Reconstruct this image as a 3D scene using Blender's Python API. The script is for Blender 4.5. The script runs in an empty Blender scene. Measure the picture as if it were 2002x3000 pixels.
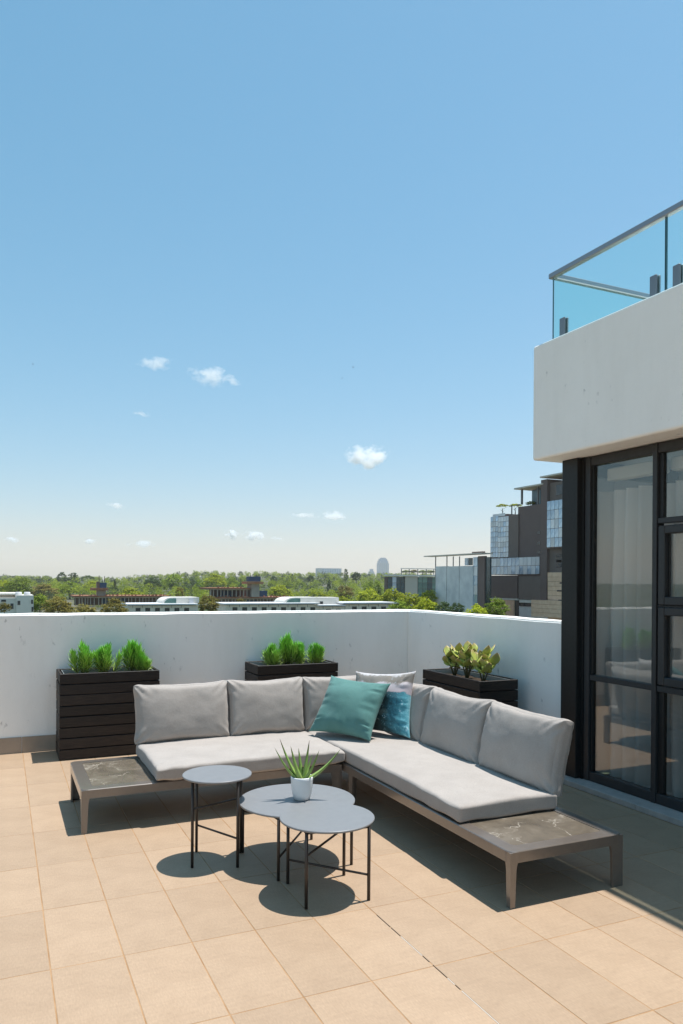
import bpy, bmesh, math, random
import numpy as np
from mathutils import Vector, Matrix, noise
rnd = random.Random(11)
SC = bpy.context.scene
COL = SC.collection
rad = math.radians

# ------------------------------------------------------------------ camera
F_PX, HOR, YAW, ROLL, EYE = 2199.67, 1703.97, 0.4259, 0.007, 1.64475
cam = bpy.data.cameras.new('camera')
cam.sensor_fit = 'AUTO'; cam.sensor_width = 36.0
cam.lens = F_PX / 3000 * 36
cam.shift_x = 1.43 / 3000; cam.shift_y = 203.97 / 3000
cam.clip_start = 0.05; cam.clip_end = 60000
co = bpy.data.objects.new('camera', cam); COL.objects.link(co)
r0 = Vector((math.cos(YAW), -math.sin(YAW), 0)); fw = Vector((math.sin(YAW), math.cos(YAW), 0)); up0 = Vector((0, 0, 1))
rx = r0 * math.cos(ROLL) + up0 * math.sin(ROLL); ry = up0 * math.cos(ROLL) - r0 * math.sin(ROLL)
M = Matrix((rx, ry, -fw)).transposed().to_4x4(); M.translation = (0, 0, EYE)
co.matrix_world = M
SC.camera = co

# ------------------------------------------------------------------ sky, sun, exposure
SUNV = Vector((0.29, 0.015, 1.0)).normalized()
elev = math.asin(SUNV.z)
w = bpy.data.worlds.new('World'); SC.world = w; w.use_nodes = True
wn = w.node_tree.nodes; wl = w.node_tree.links
sky = wn.new('ShaderNodeTexSky'); sky.sky_type = 'NISHITA'; sky.sun_disc = False
sky.sun_elevation = elev; sky.sun_rotation = math.atan2(SUNV.x, SUNV.y)
sky.altitude = 0; sky.air_density = 1.25; sky.dust_density = 0.5; sky.ozone_density = 6.0
# tone of the sky, the same all round: per-channel power and gain on the Nishita radiance
sp_ = wn.new('ShaderNodeSeparateColor'); cb_ = wn.new('ShaderNodeCombineColor'); wl.new(sky.outputs[0], sp_.inputs[0])
for ch, (pw_, gain) in enumerate(((1.05, .615), (.68, 1.065), (.68, 1.10))):
    a_ = wn.new('ShaderNodeMath'); a_.operation = 'POWER'; a_.inputs[1].default_value = pw_; b_ = wn.new('ShaderNodeMath'); b_.operation = 'MULTIPLY'; b_.inputs[1].default_value = gain
    wl.new(sp_.outputs[ch], a_.inputs[0]); wl.new(a_.outputs[0], b_.inputs[0]); wl.new(b_.outputs[0], cb_.inputs[ch])
wl.new(cb_.outputs[0], wn['Background'].inputs[0]); wn['Background'].inputs[1].default_value = 0.12
sun = bpy.data.lights.new('sun', 'SUN'); sun.energy = 3.25; sun.angle = rad(0.53); sun.color = (1.0, 0.985, 0.955)
so = bpy.data.objects.new('sun', sun); COL.objects.link(so)
so.rotation_euler = SUNV.to_track_quat('Z', 'Y').to_euler(); so.location = (6, 2, 30)
SC.view_settings.view_transform = 'Standard'; SC.view_settings.look = 'None'
SC.view_settings.gamma = 1.0; SC.view_settings.exposure = 0.92; SC.view_settings.use_curve_mapping = False
SC.cycles.max_bounces = 10; SC.cycles.diffuse_bounces = 4; SC.cycles.glossy_bounces = 4
SC.cycles.transparent_max_bounces = 16; SC.cycles.transmission_bounces = 4; SC.cycles.volume_bounces = 6

# ------------------------------------------------------------------ helpers: survey of the place (image bearing -> metres)
def ray(px, py):
    x2, y2 = px - 1001, py - 1500
    x = x2 * math.cos(ROLL) + y2 * math.sin(ROLL); yy = -x2 * math.sin(ROLL) + y2 * math.cos(ROLL)
    X = x / F_PX; Z = -(yy - (HOR - 1500)) / F_PX; s, c = math.sin(YAW), math.cos(YAW)
    return Vector((X * c + s, -X * s + c, Z))
EYEV = Vector((0, 0, EYE))
def on_u(px, py, u): d = ray(px, py); return EYEV + d * (u / d.x)
def at_d(px, py, dist):
    d = ray(px, py); return EYEV + d * (dist / math.hypot(d.x, d.y))

# ------------------------------------------------------------------ helpers: materials
def new_mat(name):
    m = bpy.data.materials.new(name); m.use_nodes = True
    n = m.node_tree.nodes; l = m.node_tree.links
    return m, n, l, n['Principled BSDF']
def ramp(n, stops):
    r = n.new('ShaderNodeValToRGB'); e = r.color_ramp.elements
    while len(e) < len(stops): e.new(0.5)
    for k, (p, c) in enumerate(stops):
        e[k].position = p; e[k].color = (*c, 1) if len(c) == 3 else c
    return r
def tex_noise(n, l, scale, detail=4, rough=0.55, coord='Object', stretch=None, dist=0.0):
    tc = n.new('ShaderNodeTexCoord'); t = n.new('ShaderNodeTexNoise')
    t.inputs['Scale'].default_value = scale; t.inputs['Detail'].default_value = detail
    t.inputs['Roughness'].default_value = rough; t.inputs['Distortion'].default_value = dist
    src = tc.outputs[coord]
    if stretch:
        mp = n.new('ShaderNodeMapping'); mp.inputs['Scale'].default_value = stretch
        l.new(src, mp.inputs[0]); src = mp.outputs[0]
    l.new(src, t.inputs['Vector']); return t
def mixc(n, l, fac, a, b, mode='MIX'):
    m = n.new('ShaderNodeMix'); m.data_type = 'RGBA'; m.blend_type = mode
    for i, v in ((0, fac), (6, a), (7, b)):
        if hasattr(v, 'is_linked'): l.new(v, m.inputs[i])
        elif i == 0: m.inputs[0].default_value = v
        else: m.inputs[i].default_value = (*v, 1)
    return m.outputs[2]
def mat_simple(name, c1, c2=None, scale=8, rough=0.6, spec=0.4, metal=0.0, bump=0.0, bscale=None, stretch=None, sheen=0.0, rand=0.0, detail=5, bdist=0.01, lo=0.35, hi=0.65):
    m, n, l, p = new_mat(name)
    p.inputs['Roughness'].default_value = rough; p.inputs['Specular IOR Level'].default_value = spec; p.inputs['Metallic'].default_value = metal
    if sheen: p.inputs['Sheen Weight'].default_value = sheen; p.inputs['Sheen Roughness'].default_value = 0.4
    col = None
    if c2 is None: p.inputs['Base Color'].default_value = (*c1, 1)
    else:
        t = tex_noise(n, l, scale, detail, stretch=stretch)
        r = ramp(n, [(lo, c1), (hi, c2)]); l.new(t.outputs['Fac'], r.inputs[0]); col = r.outputs[0]
    if rand:
        oi = n.new('ShaderNodeObjectInfo'); mr = n.new('ShaderNodeMapRange')
        mr.inputs['To Min'].default_value = 1 - rand; mr.inputs['To Max'].default_value = 1 + rand
        l.new(oi.outputs['Random'], mr.inputs['Value'])
        hsv = n.new('ShaderNodeHueSaturation'); l.new(mr.outputs[0], hsv.inputs['Value'])
        if col is not None: l.new(col, hsv.inputs['Color'])
        else: hsv.inputs['Color'].default_value = (*c1, 1)
        col = hsv.outputs[0]
    if col is not None: l.new(col, p.inputs['Base Color'])
    if bump:
        t2 = tex_noise(n, l, bscale or scale * 3, 6, stretch=stretch); b = n.new('ShaderNodeBump')
        b.inputs['Strength'].default_value = bump; b.inputs['Distance'].default_value = bdist
        l.new(t2.outputs['Fac'], b.inputs['Height']); l.new(b.outputs[0], p.inputs['Normal'])
    return m
def mat_glass(name, tint, rough=0.0, ior=1.5, boost=1.0, gcol=(1, 1, 1)):
    m, n, l, p = new_mat(name); n.remove(p)
    out = n['Material Output']; tr = n.new('ShaderNodeBsdfTransparent'); tr.inputs[0].default_value = (*tint, 1)
    gl = n.new('ShaderNodeBsdfGlossy'); gl.inputs['Roughness'].default_value = rough; gl.inputs[0].default_value = (*gcol, 1)
    lw = n.new('ShaderNodeLayerWeight'); lw.inputs[0].default_value = .5
    pw = n.new('ShaderNodeMath'); pw.operation = 'POWER'; pw.inputs[1].default_value = 5; l.new(lw.outputs['Facing'], pw.inputs[0])
    f0 = ((ior - 1) / (ior + 1)) ** 2 * boost
    mu = n.new('ShaderNodeMath'); mu.operation = 'MULTIPLY_ADD'; mu.inputs[1].default_value = 1 - f0; mu.inputs[2].default_value = f0; mu.use_clamp = True
    l.new(pw.outputs[0], mu.inputs[0])
    mx = n.new('ShaderNodeMixShader'); l.new(mu.outputs[0], mx.inputs[0]); l.new(tr.outputs[0], mx.inputs[1]); l.new(gl.outputs[0], mx.inputs[2])
    l.new(mx.outputs[0], out.inputs[0]); return m

# ------------------------------------------------------------------ helpers: geometry
class MB:
    """collects boxes, tubes, lathes in world metres; build() links ONE mesh object"""
    def __init__(s): s.v = []; s.f = []; s.sm = []
    def add(s, vs, fs, smooth=False):
        o = len(s.v); s.v += [tuple(p) for p in vs]; s.f += [tuple(i + o for i in f) for f in fs]; s.sm += [smooth] * len(fs); return s
    def box(s, x0, x1, y0, y1, z0, z1, ch=0.0):
        if x1 < x0: x0, x1 = x1, x0
        if y1 < y0: y0, y1 = y1, y0
        if z1 < z0: z0, z1 = z1, z0
        if ch <= 0:
            v = [(x, y, z) for z in (z0, z1) for y in (y0, y1) for x in (x0, x1)]
            return s.add(v, [(0, 2, 3, 1), (4, 5, 7, 6), (0, 1, 5, 4), (2, 6, 7, 3), (0, 4, 6, 2), (1, 3, 7, 5)])
        bm = bmesh.new(); bmesh.ops.create_cube(bm, size=1)
        for q in bm.verts: q.co = Vector(((x0 + x1) / 2 + q.co.x * (x1 - x0), (y0 + y1) / 2 + q.co.y * (y1 - y0), (z0 + z1) / 2 + q.co.z * (z1 - z0)))
        bmesh.ops.bevel(bm, geom=list(bm.edges), offset=ch, segments=1, affect='EDGES')
        bm.verts.index_update(); s.add([q.co for q in bm.verts], [[q.index for q in f.verts] for f in bm.faces]); bm.free(); return s
    def tube(s, pts, r, seg=8, cap=True, smooth=True):
        pts = [Vector(p) for p in pts]; rs = r if isinstance(r, (list, tuple)) else [r] * len(pts)
        vs = []; fs = []
        for k, p in enumerate(pts):
            d = (pts[min(k + 1, len(pts) - 1)] - pts[max(k - 1, 0)]).normalized()
            a = d.orthogonal().normalized() if k == 0 else (a - d * a.dot(d)).normalized()
            b = d.cross(a)
            vs += [p + (a * math.cos(2 * math.pi * i / seg) + b * math.sin(2 * math.pi * i / seg)) * rs[k] for i in range(seg)]
        for k in range(len(pts) - 1):
            for i in range(seg):
                j = (i + 1) % seg; fs.append((k * seg + i, k * seg + j, (k + 1) * seg + j, (k + 1) * seg + i))
        s.add(vs, fs, smooth)
        if cap:
            n0 = len(s.v) - len(vs)
            s.f += [tuple(n0 + i for i in reversed(range(seg))), tuple(n0 + (len(pts) - 1) * seg + i for i in range(seg))]; s.sm += [False, False]
        return s
    def lathe(s, c, prof, seg=32, smooth=True, cap=True):
        c = Vector(c); vs = []; fs = []
        for r, z in prof: vs += [c + Vector((r * math.cos(2 * math.pi * i / seg), r * math.sin(2 * math.pi * i / seg), z)) for i in range(seg)]
        for k in range(len(prof) - 1):
            for i in range(seg):
                j = (i + 1) % seg; fs.append((k * seg + i, k * seg + j, (k + 1) * seg + j, (k + 1) * seg + i))
        o = len(s.v); s.add(vs, fs, smooth)
        if cap:
            s.f += [tuple(o + i for i in reversed(range(seg))), tuple(o + (len(prof) - 1) * seg + i for i in range(seg))]; s.sm += [False, False]
        return s
    def prism(s, poly, axis, a0, a1):
        """extrude a 2-D polygon along axis 0/1/2 from a0 to a1"""
        def P(p, a):
            return (a, p[0], p[1]) if axis == 0 else ((p[0], a, p[1]) if axis == 1 else (p[0], p[1], a))
        n = len(poly); vs = [P(p, a0) for p in poly] + [P(p, a1) for p in poly]
        fs = [tuple(range(n))[::-1], tuple(range(n, 2 * n))] + [(i, (i + 1) % n, n + (i + 1) % n, n + i) for i in range(n)]
        return s.add(vs, fs)
    def build(s, name, mat, parent=None, origin=None, bevel=0.0):
        o = Vector(origin) if origin is not None else (root_loc(parent) if parent else Vector((0, 0, 0)))
        me = bpy.data.meshes.new(name)
        me.from_pydata([tuple(Vector(p) - o) for p in s.v], [], s.f)
        me.polygons.foreach_set('use_smooth', s.sm)
        bm = bmesh.new(); bm.from_mesh(me); bmesh.ops.recalc_face_normals(bm, faces=bm.faces); bm.to_mesh(me); bm.free()
        if isinstance(mat, (list, tuple)):
            for q in mat: me.materials.append(q)
        else: me.materials.append(mat)
        ob = bpy.data.objects.new(name, me); COL.objects.link(ob)
        if parent: ob.parent = parent
        else: ob.location = o
        if bevel:
            md = ob.modifiers.new('bevel', 'BEVEL'); md.width = bevel; md.segments = 2; md.limit_method = 'ANGLE'
        return ob
ROOT = {}
def root_loc(o):
    while o.parent: o = o.parent
    return ROOT.get(o.name, Vector(o.location))
def tag(o, label=None, cat=None, group=None, kind=None):
    for k, v in (('label', label), ('category', cat), ('group', group), ('kind', kind)):
        if v: o[k] = v
    return o
def empty(name, loc, label, cat, group=None):
    o = bpy.data.objects.new(name, None); COL.objects.link(o); o.location = loc; o.empty_display_size = 0.1
    return tag(o, label, cat, group)
def copy_part(ob, parent, loc=None, rot=None, scale=None, name=None):
    c = ob.copy(); COL.objects.link(c); c.parent = parent
    if name: c.name = name
    if loc is not None: c.location = loc
    if rot is not None: c.rotation_euler = rot
    if scale is not None: c.scale = scale
    return c
def mesh_obj(name, vs, fs, mat, parent=None, smooth=True, origin=None):
    m = MB(); m.add(vs, fs, smooth); return m.build(name, mat, parent, origin)

# ------------------------------------------------------------------ materials of the terrace
def make_tile_mat():
    m, n, l, p = new_mat('porcelain_tile')
    t1 = tex_noise(n, l, 5, 6, 0.6); t2 = tex_noise(n, l, 160, 3, 0.6, stretch=(1, .25, 1)); t3 = tex_noise(n, l, 60, 3, 0.7, stretch=(.12, 1, 1))
    c = ramp(n, [(0.3, (.37, .256, .166)), (0.7, (.42, .295, .194))]); l.new(t1.outputs['Fac'], c.inputs[0])
    g = ramp(n, [(0.3, (.90, .90, .90)), (0.7, (1.06, 1.06, 1.06))]); l.new(t2.outputs['Fac'], g.inputs[0])
    g2 = ramp(n, [(0.3, (.95, .95, .95)), (0.7, (1.04, 1.04, 1.04))]); l.new(t3.outputs['Fac'], g2.inputs[0])
    col = mixc(n, l, 1.0, c.outputs[0], g.outputs[0], 'MULTIPLY'); col = mixc(n, l, 1.0, col, g2.outputs[0], 'MULTIPLY')
    oi = n.new('ShaderNodeObjectInfo'); mr = n.new('ShaderNodeMapRange'); mr.inputs['To Min'].default_value = .93; mr.inputs['To Max'].default_value = 1.05
    l.new(oi.outputs['Random'], mr.inputs['Value']); h = n.new('ShaderNodeHueSaturation'); l.new(mr.outputs[0], h.inputs['Value']); l.new(col, h.inputs['Color'])
    l.new(h.outputs[0], p.inputs['Base Color']); p.inputs['Roughness'].default_value = .55; p.inputs['Specular IOR Level'].default_value = .35
    b = n.new('ShaderNodeBump'); b.inputs['Strength'].default_value = .12; b.inputs['Distance'].default_value = .002
    l.new(t2.outputs['Fac'], b.inputs['Height']); l.new(b.outputs[0], p.inputs['Normal']); return m
M_tile = make_tile_mat()
M_grout = mat_simple('grout', (.30, .17, .08), (.42, .26, .14), 7, .9, .2)
def make_plaster(name, a, b, pits=True):
    m, n, l, p = new_mat(name)
    t = tex_noise(n, l, 1.6, 6, .6); r = ramp(n, [(.3, a), (.7, b)]); l.new(t.outputs['Fac'], r.inputs[0]); col = r.outputs[0]
    t2 = tex_noise(n, l, 17, 5, .62, stretch=(1, 1, .5)); r2 = ramp(n, [(.625, (1, 1, 1)), (.70, (.60, .60, .60))]); l.new(t2.outputs['Fac'], r2.inputs[0])
    t3 = tex_noise(n, l, 3.0, 3, .5); r3 = ramp(n, [(.5, (0, 0, 0)), (.62, (1, 1, 1))]); l.new(t3.outputs['Fac'], r3.inputs[0])
    k = mixc(n, l, r3.outputs[0], (1, 1, 1), r2.outputs[0]); col = mixc(n, l, .9, col, k, 'MULTIPLY')
    t6 = tex_noise(n, l, 2.2, 6, .7, stretch=(1, 1, .22)); r6 = ramp(n, [(.45, (1, 1, 1)), (.8, (.93, .925, .915))]); l.new(t6.outputs['Fac'], r6.inputs[0]); col = mixc(n, l, 1.0, col, r6.outputs[0], 'MULTIPLY')
    l.new(col, p.inputs['Base Color']); p.inputs['Roughness'].default_value = .8; p.inputs['Specular IOR Level'].default_value = .25
    t4 = tex_noise(n, l, 9, 6, .65); bb = n.new('ShaderNodeBump'); bb.inputs['Strength'].default_value = .35; bb.inputs['Distance'].default_value = .012
    l.new(t4.outputs['Fac'], bb.inputs['Height'])
    b2 = n.new('ShaderNodeBump'); b2.inputs['Strength'].default_value = .5; b2.inputs['Distance'].default_value = .004; b2.invert = True
    vt = n.new('ShaderNodeTexVoronoi'); vt.inputs['Scale'].default_value = 14; tc = n.new('ShaderNodeTexCoord'); l.new(tc.outputs['Object'], vt.inputs['Vector'])
    vr = ramp(n, [(.02, (1, 1, 1)), (.10, (0, 0, 0))]); l.new(vt.outputs['Distance'], vr.inputs[0]); l.new(vr.outputs[0], b2.inputs['Height'])
    l.new(bb.outputs[0], b2.inputs['Normal']); l.new(b2.outputs[0], p.inputs['Normal']); return m
M_plaster = make_plaster('white_plaster', (.92, .885, .83), (.96, .925, .87))
M_skirt = mat_simple('skirting_tile', (.34, .265, .20), (.40, .31, .235), 6, .6, .3, bump=.1, bscale=90, rand=.04)
M_frame = mat_simple('bronze_powder_coat', (.15, .119, .096), (.165, .132, .107), 30, .35, .6, metal=.15, bump=.05, bscale=300, bdist=.001)
M_frame.node_tree.nodes['Principled BSDF'].inputs['Coat Weight'].default_value = .8; M_frame.node_tree.nodes['Principled BSDF'].inputs['Coat Roughness'].default_value = .16; M_frame.node_tree.nodes['Principled BSDF'].inputs['Coat IOR'].default_value = 1.8
def make_fabric(name, a, b, wv=420):
    m, n, l, p = new_mat(name)
    t = tex_noise(n, l, 6, 5); r = ramp(n, [(.3, a), (.7, b)]); l.new(t.outputs['Fac'], r.inputs[0])
    t2 = tex_noise(n, l, wv, 2, .5, stretch=(1, .3, 1)); t3 = tex_noise(n, l, wv, 2, .5, stretch=(.3, 1, 1))
    ad = n.new('ShaderNodeMath'); ad.operation = 'ADD'; l.new(t2.outputs['Fac'], ad.inputs[0]); l.new(t3.outputs['Fac'], ad.inputs[1])
    g = ramp(n, [(.35, (.82, .82, .82)), (.65, (1.1, 1.1, 1.1))]); hf = n.new('ShaderNodeMath'); hf.operation = 'MULTIPLY'; hf.inputs[1].default_value = .5
    l.new(ad.outputs[0], hf.inputs[0]); l.new(hf.outputs[0], g.inputs[0])
    col = mixc(n, l, 1.0, r.outputs[0], g.outputs[0], 'MULTIPLY'); l.new(col, p.inputs['Base Color'])
    p.inputs['Roughness'].default_value = .9; p.inputs['Specular IOR Level'].default_value = .15
    p.inputs['Sheen Weight'].default_value = .12; p.inputs['Sheen Roughness'].default_value = .5
    t5 = tex_noise(n, l, 14, 4, .55); b0 = n.new('ShaderNodeBump'); b0.inputs['Strength'].default_value = .25; b0.inputs['Distance'].default_value = .01; l.new(t5.outputs['Fac'], b0.inputs['Height'])
    bp = n.new('ShaderNodeBump'); bp.inputs['Strength'].default_value = .25; bp.inputs['Distance'].default_value = .001
    l.new(hf.outputs[0], bp.inputs['Height']); l.new(b0.outputs[0], bp.inputs['Normal']); l.new(bp.outputs[0], p.inputs['Normal']); return m
M_fabric = make_fabric('taupe_cushion_fabric', (.368, .325, .290), (.412, .366, .328))
M_teal = make_fabric('teal_pillow_fabric', (.092, .212, .19), (.118, .25, .226), 500)
M_wood = mat_simple('black_stained_timber', (.011, .0085, .0075), (.032, .022, .017), 9, .55, .35, bump=.35, bscale=30, stretch=(1, 12, 12), rand=.25, bdist=.004)
M_wood_v = mat_simple('black_stained_timber_side', (.011, .0085, .0075), (.032, .022, .017), 9, .55, .35, bump=.35, bscale=30, stretch=(12, 1, 12), rand=.25, bdist=.004)
M_soil = mat_simple('potting_soil', (.025, .018, .012), (.07, .05, .035), 30, .95, .1, bump=.8, bscale=60)
M_liner = mat_simple('grey_plastic_liner', (.30, .32, .31), None, rough=.5)
M_disc = mat_simple('grey_table_coat', (.20, .198, .199), (.214, .212, .213), 20, .38, .45, bump=.03, bscale=400, bdist=.001)
M_leg = mat_simple('dark_bronze_tube', (.045, .034, .027), None, rough=.4, spec=.5, metal=.3)
M_white_pot = mat_simple('white_ceramic', (.78, .77, .75), (.82, .81, .79), 12, .35, .5, bump=.05, bscale=20)
M_black = mat_simple('black_aluminium', (.016, .0155, .015), (.02, .0195, .019), 40, .42, .3)
M_char = mat_simple('charcoal_aluminium', (.032, .032, .033), (.037, .037, .038), 40, .42, .35)
M_kerb = mat_simple('grey_stone_kerb', (.36, .33, .30), (.44, .40, .365), 14, .7, .3, bump=.15, bscale=70)
M_rail = mat_simple('brushed_grey_rail', (.30, .31, .33), None, rough=.32, spec=.5, metal=.6)
M_spig = mat_simple('dark_steel_spigot', (.24, .24, .25), None, rough=.35, metal=.6)
M_win = mat_glass('window_glass', (.86, .86, .85), ior=1.52, boost=2.1, gcol=(1, .98, .93))
M_balus = mat_glass('balustrade_glass', (.90, .985, .97), ior=1.5)
M_gedge = mat_simple('green_glass_edge', (.02, .07, .075), None, rough=.2, spec=.6)
M_rubber = mat_simple('black_rubber', (.012, .012, .012), None, rough=.8)
def make_marble():
    m, n, l, p = new_mat('brown_marble')
    t = tex_noise(n, l, 5, 8, .65, dist=.8); r = ramp(n, [(.25, (.085, .068, .05)), (.5, (.15, .12, .088)), (.75, (.22, .185, .145))]); l.new(t.outputs['Fac'], r.inputs[0])
    tw = tex_noise(n, l, 3.2, 5, .6, dist=.4); sub = n.new('ShaderNodeMath'); sub.operation = 'SUBTRACT'; sub.inputs[1].default_value = .5; l.new(tw.outputs['Fac'], sub.inputs[0])
    ab = n.new('ShaderNodeMath'); ab.operation = 'ABSOLUTE'; l.new(sub.outputs[0], ab.inputs[0])
    v = ramp(n, [(.003, (1, 1, 1)), (.013, (0, 0, 0))]); l.new(ab.outputs[0], v.inputs[0])
    tm = tex_noise(n, l, 7, 3); vm = ramp(n, [(.36, (0, 0, 0)), (.55, (.9, .9, .9))]); l.new(tm.outputs['Fac'], vm.inputs[0])
    fac = mixc(n, l, 1.0, v.outputs[0], vm.outputs[0], 'MULTIPLY'); fac = mixc(n, l, 1.0, fac, (.55, .55, .55), 'MULTIPLY')
    l.new(mixc(n, l, fac, r.outputs[0], (.62, .55, .46)), p.inputs['Base Color']); p.inputs['Roughness'].default_value = .22; return m
M_marble = make_marble()

# ================================================================== TERRACE FLOOR
TW, TL = 0.3, 0.3 * 2.0796; X0, Y0 = 0.20331, 4.63248
fl = MB().box(-5.2, 4.22, -3.0, 7.75, -0.30, -0.0015)
floor = fl.build('terrace_floor', M_grout); tag(floor, kind='structure')
g = 0.0026
tm = MB().box(-TW / 2 + g, TW / 2 - g, -TL / 2 + g, TL / 2 - g, -0.012, 0.0, 0.0012).build('tile', M_tile, floor)
first = True
for i in range(-8, 14):
    u0 = X0 + i * TW
    for j in range(-5, 8):
        v1 = Y0 - j * TL; v0 = v1 - TL
        cu, cv = u0 + TW / 2, v0 + TL / 2
        if cu + TW / 2 > 4.215 or v1 > 7.745 + .31 or v0 < -0.3: continue
        sy = 1.0; cc = cv
        if v1 > 7.738: sy = max((7.736 - v0) / TL, .05); cc = v0 + TL * sy / 2
        if sy < .1: continue
        dz = rnd.uniform(-.0005, .0003)
        if first: t = tm; t.location = (cu, cc, dz); t.scale = (1, sy, 1); first = False
        else: t = copy_part(tm, floor, (cu, cc, dz), None, (1, sy, 1), 'tile')
        t.rotation_euler = (rnd.uniform(-.0006, .0006), rnd.uniform(-.0006, .0006), 0)
# the strip of cut tiles along the kerb, and the movement joint with its broken sealant
for j in range(-5, 8):
    v1 = Y0 - j * TL
    if v1 - TL > 4.9 or v1 < 0: continue
    copy_part(tm, floor, ((X0 + 13 * TW + 4.205) / 2, v1 - TL / 2, -.0002), None, ((4.205 - X0 - 13 * TW) / TW, 1, 1), 'tile')
M_seal = mat_simple('white_sealant', (.55, .50, .44), None, rough=.6); M_gap = mat_simple('open_joint', (.03, .022, .015), None, rough=.9)
ju = X0 + 5 * TW
for va, vb, mm in ((3.30, 3.16, M_gap), (3.15, 3.06, M_gap), (3.055, 2.86, M_seal), (2.855, 2.80, M_gap), (2.77, 2.66, M_gap), (2.655, 2.60, M_seal), (2.595, 2.56, M_gap), (2.55, 2.30, M_seal)):
    MB().box(ju - .0016, ju + .0016, vb, va, -.004, -.0003).build('joint_strip', mm, floor)

# ================================================================== PARAPET WALLS
WV, WU, WH = 7.738, 4.377, 1.315
def rough_wall(name, x0, x1, y0, y1, label):
    nx = max(2, int((x1 - x0) / .12)); ny = max(2, int((y1 - y0) / .12)); bm = bmesh.new()
    bmesh.ops.create_cube(bm, size=1)
    for q in bm.verts: q.co = Vector(((x0 + x1) / 2 + q.co.x * (x1 - x0), (y0 + y1) / 2 + q.co.y * (y1 - y0), (WH - .3) / 2 + q.co.z * (WH + .3)))
    long_x = (x1 - x0) > (y1 - y0)
    ed = [e for e in bm.edges if abs((e.verts[0].co - e.verts[1].co)[0 if long_x else 1]) > .3]
    bmesh.ops.subdivide_edges(bm, edges=ed, cuts=(nx if long_x else ny), use_grid_fill=True)
    top = [e for e in bm.edges if all(v.co.z > WH - .01 for v in e.verts) and len(e.link_faces) == 2 and any(abs(f.normal.z) < .5 for f in e.link_faces)]
    bmesh.ops.bevel(bm, geom=top, offset=.016, segments=3, affect='EDGES')
    for q in bm.verts:
        if q.co.z > WH - .05: q.co.z += noise.noise(q.co * 3.1) * .006; q.co.x += noise.noise(q.co * 6 + Vector((5, 0, 0))) * .003; q.co.y += noise.noise(q.co * 6) * .003
    me = bpy.data.meshes.new(name); bm.to_mesh(me); bm.free(); me.materials.append(M_plaster)
    o = bpy.data.objects.new(name, me); COL.objects.link(o); return tag(o, label, 'wall')
wall_b = rough_wall('parapet_wall', -5.2, WU + .22, WV, WV + .22, 'long white plastered parapet wall behind the two tall planters')
wall_r = rough_wall('parapet_wall', WU, WU + .22, 5.04, WV - .004, 'short white plastered parapet wall on the right behind the jade planter')
MB().box(WU - .007, WU + .035, 5.03, 5.038, 0.0, WH - .03).build('end_trim', mat_simple('grey_trim', (.42, .43, .45), None, rough=.5), wall_r)
k = 0; x = -5.2
while x < WU - .02:
    x1 = min(x + .597, WU - .012); MB().box(x, x1 - .003, WV - .011, WV - .001, .001, .150).build('skirting_tile', M_skirt, wall_b); x += .6
    if k == 0: x = 0.197 - 9 * .6 + .6; k = 1
y = 5.06
while y < WV - .05:
    MB().box(WU - .011, WU - .001, y, min(y + .597, WV - .013), .001, .150).build('skirting_tile', M_skirt, wall_r); y += .6

# ================================================================== PENTHOUSE BUILDING
UF, ZS, ZF, VE = 4.078, 2.675, 3.637, 5.105
bld = empty('penthouse_building', (4.3, 4.9, 0), 'white rendered penthouse with black framed windows and overhanging upper storey at right', 'building')
fas = MB().box(UF, UF + .25, -4.0, VE, ZS, ZF)
o = fas.build('fascia', M_plaster, bld); md = o.modifiers.new('bevel', 'BEVEL'); md.width = .022; md.segments = 4; md.limit_method = 'ANGLE'
MB().box(UF + .252, 9.0, -4.0, VE - .003, ZS + .004, ZF - .45).build('roof_slab', M_plaster, bld)
MB().box(UF + .252, 9.0, VE - .25, VE - .002, ZF - .448, ZF - .002).build('fascia', M_plaster, bld)
ker = MB()
ks = [4.99, 4.08, 3.18, 2.28, 1.38, .48, -.42]
for a, b in zip(ks[1:], ks[:-1]):
    MB().box(4.207, 4.50, a + .002, b - .002, 0.0, .043, .003).build('kerb_stone', M_kerb, bld)
MB().box(4.30, 4.50, 4.805, 4.99, .043, ZS).build('pillar', M_black, bld, bevel=.006)
MB().box(4.345, 4.44, 4.775, 4.804, .043, ZS).build('shadow_gap', M_black, bld)
UG = 4.395   # glass plane
def bar(parent, v0, v1, z0, z1, u0=4.36, u1=4.425, mat=None, name='frame_bar', ch=.003):
    return MB().box(u0, u1, v0, v1, z0, z1, ch).build(name, mat or M_char, parent)
def pane(parent, v0, v1, z0, z1, u=UG, name='pane'):
    return MB().box(u - .003, u + .003, v0, v1, z0, z1).build(name, M_win, parent)
ZT = 2.60
def bay_fixed(v0, v1):
    wdw = MB().box(4.352, 4.43, v1 - .055, v1, .043, ZS - .002, .003).build('window', M_char, bld)
    bar(wdw, v0, v1 - .057, ZT, ZS - .002); bar(wdw, v0, v1 - .057, .860, .904); bar(wdw, v0, v1 - .057, .043, .118)
    bar(wdw, v1 - .075, v1 - .057, .906, ZT - .002, 4.372, 4.415, M_black, 'bead'); bar(wdw, v1 - .075, v1 - .057, .120, .858, 4.372, 4.415, M_black, 'bead')
    pane(wdw, v0, v1 - .058, .905, ZT); pane(wdw, v0, v1 - .058, .119, .859)
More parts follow.
